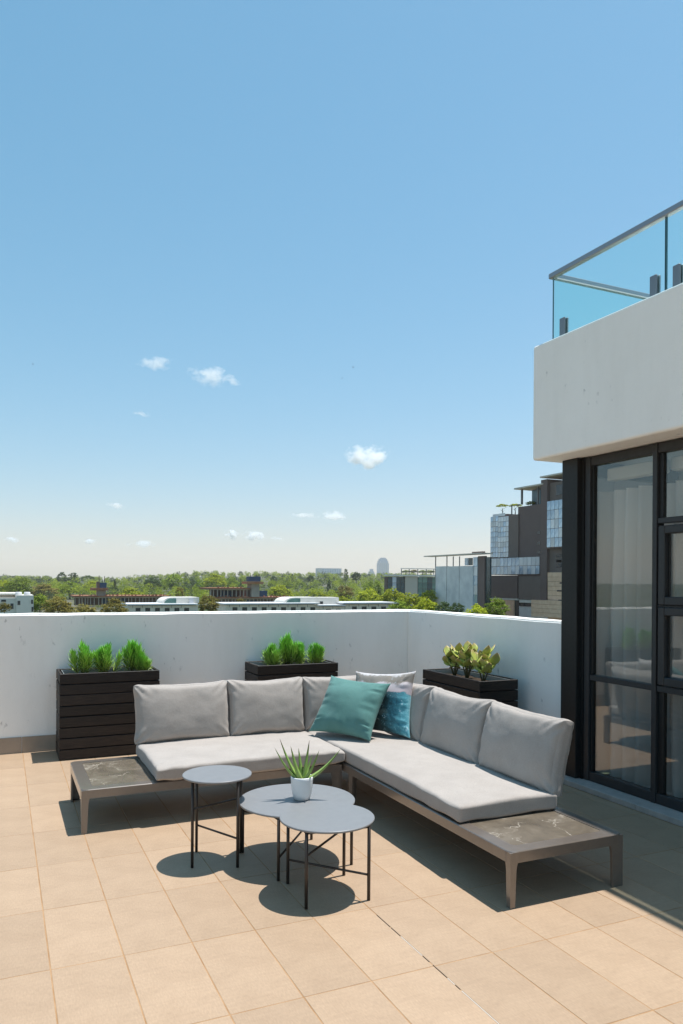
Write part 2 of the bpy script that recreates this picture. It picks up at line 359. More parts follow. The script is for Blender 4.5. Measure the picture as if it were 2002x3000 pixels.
def bay_sash(v0, v1):
    wdw = MB().box(4.352, 4.43, v1 - .042, v1, .043, ZS - .002, .003).build('window', M_char, bld)
    a, b = v0, v1 - .044
    bar(wdw, a, b, ZT, ZS - .002); bar(wdw, a, b, 2.085, 2.125); bar(wdw, a, b, .860, .904); bar(wdw, a, b, .043, .118)
    bar(wdw, b - .035, b, 2.127, ZT - .002, 4.375, 4.415, M_black, 'bead'); bar(wdw, b - .05, b, .120, .858, 4.375, 4.415, M_black, 'bead')
    pane(wdw, a, b, 2.126, ZT); pane(wdw, a, b, .119, .859)
    for z0, z1 in ((1.492, 2.066), (.912, 1.476)):
        s = MB().box(4.345, 4.40, b - .075, b - .018, z0, z1, .006).build('sash', M_char, wdw)
        bar(s, a + .02, b - .076, z1 - .06, z1, 4.345, 4.40, None, 'rail', .006); bar(s, a + .02, b - .076, z0, z0 + .06, 4.345, 4.40, None, 'rail', .006)
        bar(s, a - .037, a + .018, z0, z1, 4.345, 4.40, None, 'rail', .006)
        bar(s, b - .09, b - .075, z0 + .06, z1 - .06, 4.385, 4.398, M_black, 'bead')
        pane(s, a + .02, b - .076, z0 + .06, z1 - .06, 4.392)
    bar(wdw, a, b, 1.478, 1.490)
bay_fixed(4.078, 4.772); bay_sash(3.33, 4.076); bay_fixed(2.62, 3.288); bay_sash(1.88, 2.618)
MB().box(4.352, 4.43, -4.0, 1.84, .043, ZS - .002).build('wall_panel', M_black, bld)
# end wall with its side window
sw = MB().box(4.502, 4.60, 4.93, 4.99, .045, ZS).build('side_window', M_black, bld)
bar(sw, 4.94, 4.985, .045, .12, 4.602, 5.60); bar(sw, 4.94, 4.985, 2.55, ZS, 4.602, 5.60); pane_s = MB().box(4.602, 5.60, 4.962, 4.966, .12, 2.55).build('pane', M_win, sw)
MB().box(5.602, 9.0, 4.90, 4.99, -.3, ZS).build('end_wall', M_plaster, bld)
M_inw = mat_simple('interior_wall', (.55, .54, .52), None, rough=.8)
M_inf = mat_simple('interior_floor', (.05, .042, .036), (.07, .06, .05), 5, .4)
MB().box(4.502, 9.0, -4.0, 4.898, -.3, .02).build('interior_floor', M_inf, bld)
MB().box(8.9, 9.0, -4.0, 4.898, .022, ZS).build('interior_wall', M_inw, bld)
MB().box(4.502, 8.898, -4.1, -4.0, .022, ZS).build('interior_wall', M_inw, bld)
MB().box(4.36, 4.502, -4.0, 4.80, ZS + .0045, ZS + .03).build('head_trim', M_black, bld)
# roller blind boxes and curtains stand inside the room
M_blind = mat_simple('cream_blind', (.70, .66, .56), None, rough=.7)
M_curt = mat_simple('sheer_grey_curtain', (.74, .73, .71), (.80, .79, .77), 3, .9, .1, stretch=(1, 1, .1))
for a, b, nm in ((4.10, 4.655, 'left'), (3.36, 4.02, 'right')):
    bl = MB().box(4.47, 4.56, a, b, 2.475, 2.575, .008).build('roller_blind', M_blind)
    tag(bl, 'cream roller blind cassette above the curtain in the %s window bay' % ('wide left' if nm == 'left' else 'right casement'), 'blind')
def curtain(v0, v1, label, seed):
    rr = random.Random(seed); n = int((v1 - v0) / .012); vs = []; fs = []; nz = 14
    for i in range(n + 1):
        vv = v0 + (v1 - v0) * i / n
        ph = vv * 2 * math.pi / .15 + seed
        for kz in range(nz + 1):
            tz = kz / nz; z = .075 + tz * 2.33
            am = .085 * (1 - .2 * tz); wob = noise.noise(Vector((vv * 3, z * .6, seed))) * .03
            vs.append((4.575 + am * (2.2 * abs(math.sin(ph / 2 + wob * 9)) - 1.1) + .25 * am * math.sin(2.3 * ph) + wob, vv + .018 * math.cos(ph), z))
    for i in range(n):
        for kz in range(nz): a = i * (nz + 1) + kz; fs.append((a, a + 1, a + nz + 2, a + nz + 1))
    c = mesh_obj('curtain', vs, fs, M_curt); tag(c, label, 'curtain')
curtain(4.085, 4.79, 'grey sheer curtain hanging in folds behind the wide left window pane', 1)
curtain(2.4, 4.02, 'grey sheer curtain behind the small casement windows at the right edge', 2)
# furniture silhouettes are not legible behind the glass and are left out

# glass balustrade on the upper storey
UB, ZR, VB = 4.21, 4.225, 5.02
bal = empty('glass_balustrade', (UB, VB, ZF), 'clear blue tinted glass balustrade with grey handrail above the white fascia', 'balustrade')
hr = MB().box(UB - .025, UB + .025, -3.5, VB + .025, ZR - .022, ZR + .022, .006).build('handrail', M_rail, bal)
MB().box(UB + .027, 7.5, VB - .025, VB + .025, ZR - .022, ZR + .022, .006).build('handrail', M_rail, bal)
for a, b in ((3.842, 5.005), (2.63, 3.826), (1.42, 2.614), (.2, 1.404), (-1.0, .184)):
    gp_ = MB().box(UB - .006, UB + .006, a, b, ZF + .03, ZR - .023).build('glass_panel', M_balus, bal)
    for e in (a - .0045, b + .0005): MB().box(UB - .0055, UB + .0055, e, e + .004, ZF + .03, ZR - .024).build('polished_edge', M_gedge, gp_)
    MB().box(UB - .0055, UB + .0055, a, b, ZF + .0255, ZF + .0295).build('polished_edge', M_gedge, gp_)
MB().box(UB + .03, 5.6, VB - .006, VB + .006, ZF + .03, ZR - .023).build('glass_panel', M_balus, bal)
MB().box(5.62, 7.4, VB - .006, VB + .006, ZF + .03, ZR - .023).build('glass_panel', M_balus, bal)
for v in (4.875, 3.93, 3.73, 2.73, 2.52, 1.5):
    s = MB().box(UB - .024, UB - .0065, v - .032, v + .032, ZF - .001, ZF + .19, .006).build('spigot', M_spig, bal)
    MB().box(UB + .0065, UB + .024, v - .032, v + .032, ZF - .001, ZF + .19, .006).build('clamp_plate', M_spig, s)
    MB().box(UB - .05, UB + .05, v - .045, v + .045, ZF - .001, ZF + .01, .003).build('base_plate', M_spig, s)

# ================================================================== CUSHIONS
def axis_pts(n):
    t = np.linspace(-1, 1, n); return np.sign(t) * (1 - (1 - np.abs(t)) ** 1.7)
def cushion(name, mat, parent, centre, hx, hy, hz, ex, ey, ez, r=.03, bulge=.03, pinch=.015, seed=0, wr=.004, n=30):
    """box cushion: half sizes hx,hy,hz along unit axes ex,ey,ez; ez is thickness"""
    pts = axis_pts(n); vs = []; fs = []; idx = {}
    h = np.array([hx, hy, hz])
    def vid(q):
        key = tuple(np.round(q, 5))
        if key in idx: return idx[key]
        p = q * h; cl = np.clip(p, -(h - r), h - r); d = p - cl; L = np.linalg.norm(d); p = cl + (d / L * r if L > 0 else 0)
        x, y, z = q
        edge = max(0, 1 - x * x) ** .6 * max(0, 1 - y * y) ** .6
        p[2] += np.sign(z) * bulge * edge * min(1, abs(z) * 1.2)
        corner = (abs(x) ** 3) * (abs(y) ** 3)
        p[0] += np.sign(x) * (pinch * corner - pinch * .7 * (1 - y * y)) * abs(x) ** 2
        p[1] += np.sign(y) * (pinch * corner - pinch * .7 * (1 - x * x)) * abs(y) ** 2
        p[2] *= 1 - .22 * corner
        nv = noise.noise_vector(Vector(p * 5) + Vector((seed * 3.1, seed, 0)))
        p += np.array(nv) * wr * 1.6 + np.array(noise.noise_vector(Vector(p * 17) + Vector((seed, 7, seed)))) * wr * .45
        cr = max(0, corner ** .35 - .25)
        p[2] += np.sign(z) * wr * 2.2 * cr * math.sin(26 * (x * hx - y * hy * np.sign(x * y)) / max(hx, hy) + seed) * abs(z)
        idx[key] = len(vs); vs.append(centre + ex * p[0] + ey * p[1] + ez * p[2]); return idx[key]
    for ax in range(3):
        for sgn in (-1, 1):
            nn = n if ax == 2 else n
            gi = [[None] * n for _ in range(n)]
            for i in range(n):
                for j in range(n):
                    q = np.zeros(3); q[ax] = sgn; q[(ax + 1) % 3] = pts[i]; q[(ax + 2) % 3] = pts[j]; gi[i][j] = vid(q)
            for i in range(n - 1):
                for j in range(n - 1): fs.append((gi[i][j], gi[i + 1][j], gi[i + 1][j + 1], gi[i][j + 1]))
    return mesh_obj(name, vs, fs, mat, parent, True)
V3 = lambda *a: Vector(a)

# ================================================================== SOFAS
def frame_ring(x0, x1, y0, y1, zt, wid, th, rc=.045):
    """flat mitred ring with rounded outer corners: top deck of the sofa frame"""
    def rr(x0, x1, y0, y1, r, n=5):
        out = []
        for cx, cy, a0 in ((x1 - r, y1 - r, 0), (x0 + r, y1 - r, 90), (x0 + r, y0 + r, 180), (x1 - r, y0 + r, 270)):
            for i in range(n + 1): a = rad(a0 + 90 * i / n); out.append((cx + r * math.cos(a), cy + r * math.sin(a)))
        return out
    o = rr(x0, x1, y0, y1, rc); i = rr(x0 + wid, x1 - wid, y0 + wid, y1 - wid, .025); n = len(o); ch = .004
    o2 = rr(x0 + ch, x1 - ch, y0 + ch, y1 - ch, rc - ch)
    m = MB(); vs = [(*p, zt) for p in o2] + [(*p, zt - ch) for p in o] + [(*p, zt - th) for p in o] + [(*p, zt - th) for p in i] + [(*p, zt) for p in i]
    fs = []
    for k in range(n):
        q = (k + 1) % n
        for a in range(5): b = (a + 1) % 5; fs.append((a * n + k, a * n + q, b * n + q, b * n + k))
    return m.add(vs, fs)
def corner_leg(cx, cy, sx, sy, zt, w=.062, flare=.055):
    """L-shaped folded leg: two plates meeting at the outside corner, flaring into the rail. sx,sy point inward"""
    m = MB(); t = .014; prof = []
    for k in range(9):
        a = k / 8; prof.append((w + flare * (1 - math.sqrt(max(0, 1 - a * a))), zt * .58 + (zt * .42 - .0) * a))
    for ax in (0, 1):
        p0 = 0 if ax == 0 else t
        poly = [(p0, 0)] + [(w - .006, 0)] + [(w, zt * .56)] + prof[1:] + [(p0, zt)]
        vs = []; n = len(poly)
        for d in (0, t):
            for p, z in poly:
                vs.append((cx + sx * (p if ax == 0 else d), cy + sy * (d if ax == 0 else p), z))
        fs = [tuple(range(n)), tuple(range(n, 2 * n))[::-1]] + [(i, (i + 1) % n, n + (i + 1) % n, n + i) for i in range(n)]
        m.add(vs, fs)
    return m
ZTOP = .285
# --- left section
SL = empty('sofa', (0.48, 5.10, 0), 'taupe sofa section along the back wall with a marble shelf at its left end', 'sofa', 'two sections of the corner sofa')
lx0, lx1, ly0, ly1 = .482, 2.335, 5.10, 5.945
frame_ring(lx0, lx1, ly0, ly1, ZTOP, .078, .058).build('frame', M_frame, SL)
for cx, cy, sx, sy, lw in ((lx0 + .001, ly0 + .001, 1, 1, .042), (lx0 + .001, ly1 - .001, 1, -1, .074), (lx1 - .001, ly0 + .001, -1, 1, .074), (lx1 - .001, ly1 - .001, -1, -1, .074)):
    lg = corner_leg(cx + sx * .002, cy + sy * .002, sx, sy, ZTOP - .006, lw).build('leg', M_frame, SL)
    MB().box(cx + sx * .004, cx + sx * (lw - .012), cy + sy * .004, cy + sy * .02, 0, .006).build('foot_pad', M_rubber, lg)
MB().box(lx0 + .079, .952, ly0 + .079, ly1 - .079, ZTOP - .022, ZTOP - .003, .002).build('marble_top', M_marble, SL)
for x in (1.2, 1.5, 1.8, 2.1): MB().box(x - .03, x + .03, ly0 + .079, ly1 - .079, ZTOP - .025, ZTOP - .008).build('slat', M_frame, SL)
MB().box(.955, 1.015, ly0 + .079, ly1 - .079, ZTOP - .04, ZTOP - .002).build('cross_rail', M_frame, SL)
# --- right section
SR = empty('sofa', (2.345, 3.10, 0), 'taupe sofa section beside the windows with a marble shelf at its near end', 'sofa', 'two sections of the corner sofa')
rx0, rx1, ry0, ry1 = 2.347, 3.10, 3.085, 5.945
frame_ring(rx0, rx1, ry0, ry1, ZTOP, .078, .058).build('frame', M_frame, SR)
for cx, cy, sx, sy, lw in ((rx0, ry0, 1, 1, .036), (rx1, ry0, -1, 1, .078), (rx0, ry1, 1, -1, .074), (rx1, ry1, -1, -1, .074), (rx0, 5.02, 1, -1, .06)):
    lg = corner_leg(cx + sx * .002, cy + sy * .002, sx, sy, ZTOP - .006, lw).build('leg', M_frame, SR)
    MB().box(cx + sx * .004, cx + sx * (lw - .012), cy + sy * .004, cy + sy * .02, 0, .006).build('foot_pad', M_rubber, lg)
MB().box(rx0 + .079, rx1 - .079, ry0 + .079, 3.585, ZTOP - .022, ZTOP - .003, .002).build('marble_top', M_marble, SR)
MB().box(rx0 + .079, rx1 - .079, 3.588, 3.64, ZTOP - .04, ZTOP - .002).build('cross_rail', M_frame, SR)
for y in (3.9, 4.25, 4.6, 4.95, 5.3, 5.65): MB().box(rx0 + .079, rx1 - .079, y - .03, y + .03, ZTOP - .025, ZTOP - .008).build('slat', M_frame, SR)
# back frames (tube hoops carrying the back cushions)
def hoop(parent, pts, name='back_frame'):
    h = MB().tube(pts, .016, 8).build(name, M_frame, parent); return h
for a, b in ((1.02, 2.3),):
    h = hoop(SL, [(a, 5.925, ZTOP - .01), (a, 5.99, .50), (a, 6.03, .70), (a + .05, 6.035, .735), (b - .05, 6.035, .735), (b, 6.03, .70), (b, 5.99, .50), (b, 5.925, ZTOP - .01)])
    for z in (.40, .48, .56, .64): MB().box(a + .01, b - .01, 5.955 + (z - .3) * .22, 5.967 + (z - .3) * .22, z - .025, z + .025, .003).build('back_slat', M_frame, h)
for a, b in ((3.66, 5.60),):
    h = hoop(SR, [(3.085, a, ZTOP - .01), (3.14, a, .50), (3.18, a, .70), (3.185, a + .05, .735), (3.185, b - .05, .735), (3.18, b, .70), (3.14, b, .50), (3.085, b, ZTOP - .01)])
    for z in (.40, .48, .56, .64): MB().box(3.115 + (z - .3) * .2, 3.127 + (z - .3) * .2, a + .01, b - .01, z - .025, z + .025, .003).build('back_slat', M_frame, h)
EX, EY, EZ = V3(1, 0, 0), V3(0, 1, 0), V3(0, 0, 1)
zc = ZTOP + .054
cushion('seat_cushion', M_fabric, SL, V3((.962 + 2.35) / 2, (5.085 + 5.93) / 2, zc), (2.35 - .962) / 2, (5.93 - 5.085) / 2, .053, EX, EY, EZ, r=.022, bulge=.006, pinch=.006, seed=1, wr=.003, n=34)
cushion('seat_cushion', M_fabric, SR, V3((2.357 + 3.045) / 2, (3.56 + 5.93) / 2, zc), (3.045 - 2.357) / 2, (5.93 - 3.56) / 2, .053, EX, EY, EZ, r=.022, bulge=.006, pinch=.006, seed=2, wr=.003, n=34)
def back_left(u0, u1, seed, tilt=10, zb=.378, hgt=.452, dv=0):
    a = rad(tilt); ey = V3(0, math.sin(a), math.cos(a)); ez = V3(0, -math.cos(a), math.sin(a))
    base = V3((u0 + u1) / 2, 5.915 + dv, zb); c = base + ey * (hgt / 2)
    cushion('back_cushion', M_fabric, SL, c, (u1 - u0) / 2 + .004, hgt / 2, .060, EX, ey, ez, r=.046, bulge=.046, pinch=.013, seed=seed, wr=.0058, n=40)
def back_right(v0, v1, seed, tilt=13, zb=.362, hgt=.462, du=0):
    a = rad(tilt); ey = V3(math.sin(a), 0, math.cos(a)); ez = V3(-math.cos(a), 0, math.sin(a))
    base = V3(3.045 + du, (v0 + v1) / 2, zb); c = base + ey * (hgt / 2)
    cushion('back_cushion', M_fabric, SR, c, (v1 - v0) / 2 + .004, hgt / 2, .060, EY, ey, ez, r=.046, bulge=.046, pinch=.013, seed=seed, wr=.0058, n=40)
back_left(.955, 1.695, 3); back_left(1.70, 2.345, 4); back_left(2.35, 3.00, 5)
back_right(3.57, 4.325, 6); back_right(4.33, 5.10, 7); back_right(5.105, 5.76, 8)

# ================================================================== THROW PILLOWS
def throw_pillow(name, mat, BL, BR, TR, TL, T, seed, label):
    BL, BR, TR, TL = map(Vector, (BL, BR, TR, TL)); n = 44
    nrm = ((BR - BL).cross(TL - BL)).normalized(); L = (BR - BL).length
    t = axis_pts(n); t = (t + np.linspace(-1, 1, n)) / 2; vs = []; fs = []; uv = []
    rr = random.Random(seed); ph = [rr.uniform(0, 6.28) for _ in range(8)]
    def P(s, q, side):
        s2 = s * (1 - .105 * (1 - q * q) ** .8); q2 = q * (1 - .105 * (1 - s * s) ** .8)
        a, b = (s2 + 1) / 2, (q2 + 1) / 2
        p = (BL * (1 - a) + BR * a) * (1 - b) + (TL * (1 - a) + TR * a) * b
        e = max(0, (1 - s * s) * (1 - q * q)); th = T * (e ** .52)
        ed = 1 - min(1 - abs(s), 1 - abs(q))
        wv = 0
        if abs(s) > abs(q): wv = math.sin(q * 19 + ph[0] + 6 * noise.noise(Vector((q * 3, seed, 0)))) * (.9 if s > 0 else .6)
        else: wv = math.sin(s * 17 + ph[1] + 6 * noise.noise(Vector((s * 3, seed, 5)))) * .6
        fade = max(0, ed - .45) / .55; fade = fade * (1 - fade ** 6)
        th += T * .15 * (.35 + 1.3 * abs(noise.noise(Vector((s * 2.3, q * 2.3, seed + 9))))) * wv * fade * (min(1, e * 9)) + T * .18 * noise.noise(Vector((s * 1.7, q * 1.7, seed * 2 + side))) * min(1, e * 2)
        return p + nrm * (side * th)
    for side in (1, -1):
        o = len(vs)
        for i in range(n):
            for j in range(n): vs.append(P(t[i], t[j], side)); uv.append(((t[i] + 1) / 2, (t[j] + 1) / 2))
        for i in range(n - 1):
            for j in range(n - 1):
                q = (o + i * n + j, o + (i + 1) * n + j, o + (i + 1) * n + j + 1, o + i * n + j + 1); fs.append(q if side > 0 else q[::-1])
    org = (BL + BR) / 2; me = bpy.data.meshes.new(name); me.from_pydata([tuple(v - org) for v in vs], [], fs)
    ul = me.uv_layers.new(name='UVMap')
    for lp in me.loops: ul.data[lp.index].uv = uv[lp.vertex_index]
    bm = bmesh.new(); bm.from_mesh(me); bmesh.ops.remove_doubles(bm, verts=bm.verts, dist=1e-5); bmesh.ops.recalc_face_normals(bm, faces=bm.faces); bm.to_mesh(me); bm.free()
    me.polygons.foreach_set('use_smooth', [True] * len(me.polygons)); me.materials.append(mat)
    ob = bpy.data.objects.new(name, me); COL.objects.link(ob); ob.location = org; return tag(ob, label, 'pillow')
def make_print():
    m, n, l, p = new_mat('ocean_print_fabric')
    tc = n.new('ShaderNodeTexCoord'); sep = n.new('ShaderNodeSeparateXYZ'); l.new(tc.outputs['UV'], sep.inputs[0])
    nz = tex_noise(n, l, 4.5, 7, .65, coord='UV'); nz2 = tex_noise(n, l, 13, 8, .75, coord='UV', dist=1.0)
    def math2(op, a, b=None):
        q = n.new('ShaderNodeMath'); q.operation = op
        for i, v in enumerate((a, b)):
            if v is None: continue
            if hasattr(v, 'is_linked'): l.new(v, q.inputs[i])
            else: q.inputs[i].default_value = v
        return q.outputs[0]
    off = math2('MULTIPLY', math2('SUBTRACT', nz.outputs['Fac'], .5), .30)
    tt = math2('ADD', sep.outputs[1], off); ss = math2('ADD', sep.outputs[0], off)
    top = ramp(n, [(.64, (.012, .07, .085)), (.665, (.48, .40, .42)), (.78, (.52, .46, .47)), (.82, (.20, .17, .14)), (.95, (.24, .21, .18)), (.975, (.52, .49, .48))]); l.new(tt, top.inputs[0])
    sea = ramp(n, [(.50, (.004, .014, .014)), (.66, (.010, .045, .05)), (.76, (.035, .16, .21)), (.86, (.07, .30, .36)), (.96, (.22, .52, .58))])
    mixk = math2('ADD', math2('MULTIPLY', ss, .70), math2('MULTIPLY', nz2.outputs['Fac'], .42)); l.new(mixk, sea.inputs[0])
    msk = ramp(n, [(.64, (0, 0, 0)), (.67, (1, 1, 1))]); l.new(tt, msk.inputs[0])
    col = mixc(n, l, msk.outputs[0], sea.outputs[0], top.outputs[0])
    foam = ramp(n, [(.61, (0, 0, 0)), (.66, (1, 1, 1))]); l.new(nz2.outputs['Fac'], foam.inputs[0])
    col = mixc(n, l, math2('MULTIPLY', foam.outputs[0], .6), col, (.75, .85, .88))
    l.new(col, p.inputs['Base Color']); p.inputs['Roughness'].default_value = .8; p.inputs['Sheen Weight'].default_value = .2
    return m
throw_pillow('throw_pillow', M_teal, (2.285, 5.66, .425), (2.616, 5.19, .408), (2.86, 5.315, .832), (2.545, 5.80, .855), .112, 3, 'square teal velvet throw pillow leaning in the corner of the sofa')
throw_pillow('throw_pillow', make_print(), (2.65, 5.70, .41), (2.955, 5.165, .408), (3.075, 5.29, .925), (2.775, 5.80, .880), .095, 5, 'pillow with dark blue and pale pink ocean print behind the teal pillow')

# ================================================================== ROUND TABLES
def round_table(cx, cy, R, H, feet, braces, label, under=True):
    t = empty('round_table', (cx, cy, 0), label, 'table', 'round metal nesting tables')
    th = .013
    MB().lathe((cx, cy, 0), [(R - .006, H - th), (R - .001, H - th + .002), (R, H - th + .005), (R, H - .003), (R - .003, H)], 72).build('table_top', M_disc, t)
    rl = .0088
    for k, (x, y) in feet.items():
        MB().tube([(x, y, .002), (x, y, H - th)], rl, 10).build('leg', M_leg, t)
    for a, b, z in braces:
        MB().tube([(*feet[a], z), (*feet[b], z)], .0062, 8).build('brace', M_leg, t)
    ks = list(feet)
    if under:
        for i in range(4):
            a, b = feet[ks[i]], feet[ks[(i + 1) % 4]]
            MB().tube([(*a, H - th - .008), (*b, H - th - .008)], .006, 8).build('under_rail', M_leg, t)
    return t
round_table(1.171, 4.328, .202, .51, {'fl': (1.010, 4.262), 'fr': (1.250, 4.166), 'br': (1.332, 4.377), 'bl': (1.092, 4.500)}, [('fl', 'br', .334), ('bl', 'fr', .165)], 'tall small round grey metal table in front of the left sofa', False)
round_table(1.607, 4.150, .343, .357, {'l': (1.399, 3.889), 'r': (1.868, 3.944), 'b': (1.815, 4.43), 'x': (1.345, 4.377)}, [('l', 'b', .125), ('x', 'r', .25)], 'widest low round grey metal table carrying the white flower pot')
round_table(1.587, 3.655, .252, .40, {'f': (1.408, 3.500), 'l': (1.433, 3.832), 'b': (1.762, 3.818), 'r': (1.742, 3.467)}, [('l', 'r', .132), ('f', 'b', .265)], 'front round grey metal table overlapping the wider one', True)

# ================================================================== POTTED SUCCULENT
px_, py_, pz_ = 1.632, 4.137, .357
pp = empty('potted_plant', (px_, py_, pz_), 'spiky green succulent in a white ceramic pot on the low round table', 'potted plant')
MB().lathe((px_, py_, pz_), [(.040, 0), (.047, .003), (.056, .03), (.063, .075), (.066, .118), (.067, .134), (.064, .137), (.060, .134), (.058, .116)], 40, cap=False).build('pot', M_white_pot, pp)
MB().lathe((px_, py_, pz_), [(.0, .001), (.040, .0)], 40, cap=False).build('pot_base', M_white_pot, pp)
MB().lathe((px_, py_, pz_), [(.001, .121), (.03, .123), (.0585, .117)], 24, cap=False).build('soil', M_soil, pp)
def make_leafmat(name, a, b, tip, zlo, zhi, rough=.45, trans=.0, rand=.12):
    m, n, l, p = new_mat(name); tc = n.new('ShaderNodeTexCoord'); sp = n.new('ShaderNodeSeparateXYZ'); l.new(tc.outputs['Object'], sp.inputs[0])
    mr = n.new('ShaderNodeMapRange'); mr.inputs['From Min'].default_value = zlo; mr.inputs['From Max'].default_value = zhi; l.new(sp.outputs[2], mr.inputs['Value'])
    r = ramp(n, [(0, a), (.6, b), (1, tip)]); l.new(mr.outputs[0], r.inputs[0])
    t = tex_noise(n, l, 25, 3); h = n.new('ShaderNodeHueSaturation'); l.new(r.outputs[0], h.inputs['Color'])
    m2 = n.new('ShaderNodeMapRange'); m2.inputs['To Min'].default_value = 1 - rand * 2; m2.inputs['To Max'].default_value = 1 + rand * 2; l.new(t.outputs['Fac'], m2.inputs['Value']); l.new(m2.outputs[0], h.inputs['Value'])
    l.new(h.outputs[0], p.inputs['Base Color']); p.inputs['Roughness'].default_value = rough; p.inputs['Specular IOR Level'].default_value = .35
    if trans: p.inputs['Transmission Weight'].default_value = 0; p.inputs['Subsurface Weight'].default_value = trans; p.inputs['Subsurface Radius'].default_value = (.02, .03, .01)
    return m
M_aloe = make_leafmat('aloe_leaf', (.34, .46, .13), (.20, .34, .08), (.10, .06, .04), .11, .34)
def aloe_leaf(dx, dy, ztip, wid, seed):
    n = 9; m = MB(); vs = []; fs = []
    base = V3(px_ + dx * .12, py_ + dy * .12, pz_ + .115); tip = V3(px_ + dx, py_ + dy, pz_ + ztip)
    side = (tip - base).cross(EZ).normalized(); upn = side.cross(tip - base).normalized()
    for k in range(n):
        a = k / (n - 1); c = base.lerp(tip, a) + EZ * (-.022 * math.sin(math.pi * a) * (dx * dx + dy * dy > .004)) + upn * .0
        w = wid * 1.3 * ((1 - a) ** .8) * (.75 + .25 * math.sin(min(1, a * 3) * math.pi / 2)) + .0006
        vs += [c - side * w + upn * w * .35, c + upn * -.1 * w, c + side * w + upn * w * .35, c - upn * w * .75]
    for k in range(n - 1):
        for i in range(4): j = (i + 1) % 4; fs.append((k * 4 + i, k * 4 + j, k * 4 + 4 + j, k * 4 + 4 + i))
    m.add(vs, fs, True); return m.build('leaf', M_aloe, pp)
for px2, py2, dd, wd in ((805, 2190, -.02, .015), (820, 2164, .02, .016), (907, 2168, .0, .019), (999, 2194, .015, .018), (936, 2197, -.04, .016), (852, 2186, -.06, .019), (875, 2192, -.02, .016), (862, 2215, .05, .014), (915, 2210, .06, .014)):
    d = ray(px2, py2); base_d = (V3(px_, py_, 0)).length + dd; q = EYEV + d * ((px_ * fw.x + py_ * fw.y + dd))
    aloe_leaf(q.x - px_, q.y - py_, q.z - pz_, wd, 0)

# ================================================================== PLANTERS
def planter(u0, u1, v0, v1, H, label, along):
    t = empty('planter_box', (u0, v0, 0), label, 'planter', 'slatted black timber planters')
    nb = 8; hb = H / nb; th = .022
    for k in range(nb):
        z0, z1 = k * hb + .004, (k + 1) * hb - .004
        j = lambda: rnd.uniform(-.0025, .0025)
        for (a, b, c, d, mm) in ((u0, u1, v0, v0 + th, M_wood), (u0, u1, v1 - th, v1, M_wood), (u0, u0 + th, v0 + th + .001, v1 - th - .001, M_wood_v), (u1 - th, u1, v0 + th + .001, v1 - th - .001, M_wood_v)):
            e = j(); f = j()
            MB().box(a + e, b + e, c + f, d + f, max(z0, .002) + j() * .6, z1 + j() * .6, .003).build('board', mm, t)
    MB().box(u0 + th + .004, u1 - th - .004, v0 + th + .004, v1 - th - .004, .02, H - .09).build('inner_box', M_rubber, t)
    for (a, b, c, d) in ((u0 + .04, u1 - .04, v0 + .045, v0 + .05), (u0 + .04, u1 - .04, v1 - .05, v1 - .045), (u0 + .04, u0 + .045, v0 + .052, v1 - .052), (u1 - .045, u1 - .04, v0 + .052, v1 - .052)):
        MB().box(a, b, c, d, H - .12, H - .012).build('liner', M_liner, t)
    s = MB(); n1, n2 = 14, 8; vs = []; fs = []
    for i in range(n1 + 1):
        for k in range(n2 + 1):
            x = u0 + .052 + (u1 - u0 - .104) * i / n1; y = v0 + .055 + (v1 - v0 - .11) * k / n2; vs.append((x, y, H - .055 + .02 * noise.noise(V3(x * 9, y * 9, 0))))
    for i in range(n1):
        for k in range(n2): a = i * (n2 + 1) + k; fs.append((a, a + 1, a + n2 + 2, a + n2 + 1))
    s.add(vs, fs, True); s.build('soil', M_soil, t); return t
PH = .79
planter(.497, 1.392, 7.252, 7.712, PH, 'full height black timber planter box at the left of the sofa', 0)
planter(2.375, 3.265, 7.255, 7.700, PH, 'black timber planter box behind the middle of the left sofa', 0)
planter(3.83, 4.245, 5.485, 6.46, PH - .008, 'black timber planter box by the short right wall holding jade plants', 1)

M_needle = make_leafmat('needle_leaf', (.42, .50, .13), (.24, .50, .07), (.20, .54, .06), .02, .27, rough=.5, rand=.2)
M_stem = mat_simple('green_brown_stem', (.13, .11, .05), None, rough=.7)
def needle_plant_mesh(seed, height, spread, nbr):
    rr = random.Random(seed); m = MB(); st = MB()
    for b in range(nbr):
        az = rr.uniform(0, 6.283); rr0 = (b / max(1, nbr - 1)) ** .6 * spread
        tip = V3(math.cos(az) * rr0, math.sin(az) * rr0, height * (1 - .35 * (rr0 / spread) ** 2) * rr.uniform(.85, 1.0))
        base = V3(math.cos(az) * rr0 * .35, math.sin(az) * rr0 * .35, -.01); mid = base.lerp(tip, .5) + V3(math.cos(az), math.sin(az), 0) * .012
        P = lambda a: base * (1 - a) ** 2 + mid * 2 * a * (1 - a) + tip * a * a
        st.tube([P(0), P(.5), P(.95)], [.004, .0035, .002], 5)
        nl = 60
        for k in range(nl):
            a = .12 + .86 * (k / nl) ** .8; c = P(min(a, 1)); ax = (P(min(1, a + .03)) - P(a - .03)).normalized()
            ph = k * 2.39996; o1 = ax.orthogonal().normalized(); o2 = ax.cross(o1); od = o1 * math.cos(ph) + o2 * math.sin(ph)
            lift = .5 + 1.5 * a + rr.uniform(-.3, .3); d = (od + ax * lift).normalized(); L = rr.uniform(.085, .125) * (1 - .42 * a); wd = .0046
            sd = d.cross(od + ax * .01).normalized() if abs(d.dot(od)) < .999 else o2
            q = c + d * (L * .55) + EZ * .002; t = c + d * L + EZ * .006
            m.add([c - sd * wd * .6, c + sd * wd * .6, q + sd * wd, t, q - sd * wd], [(0, 1, 2, 4), (4, 2, 3)])
    return m, st
protoN = []
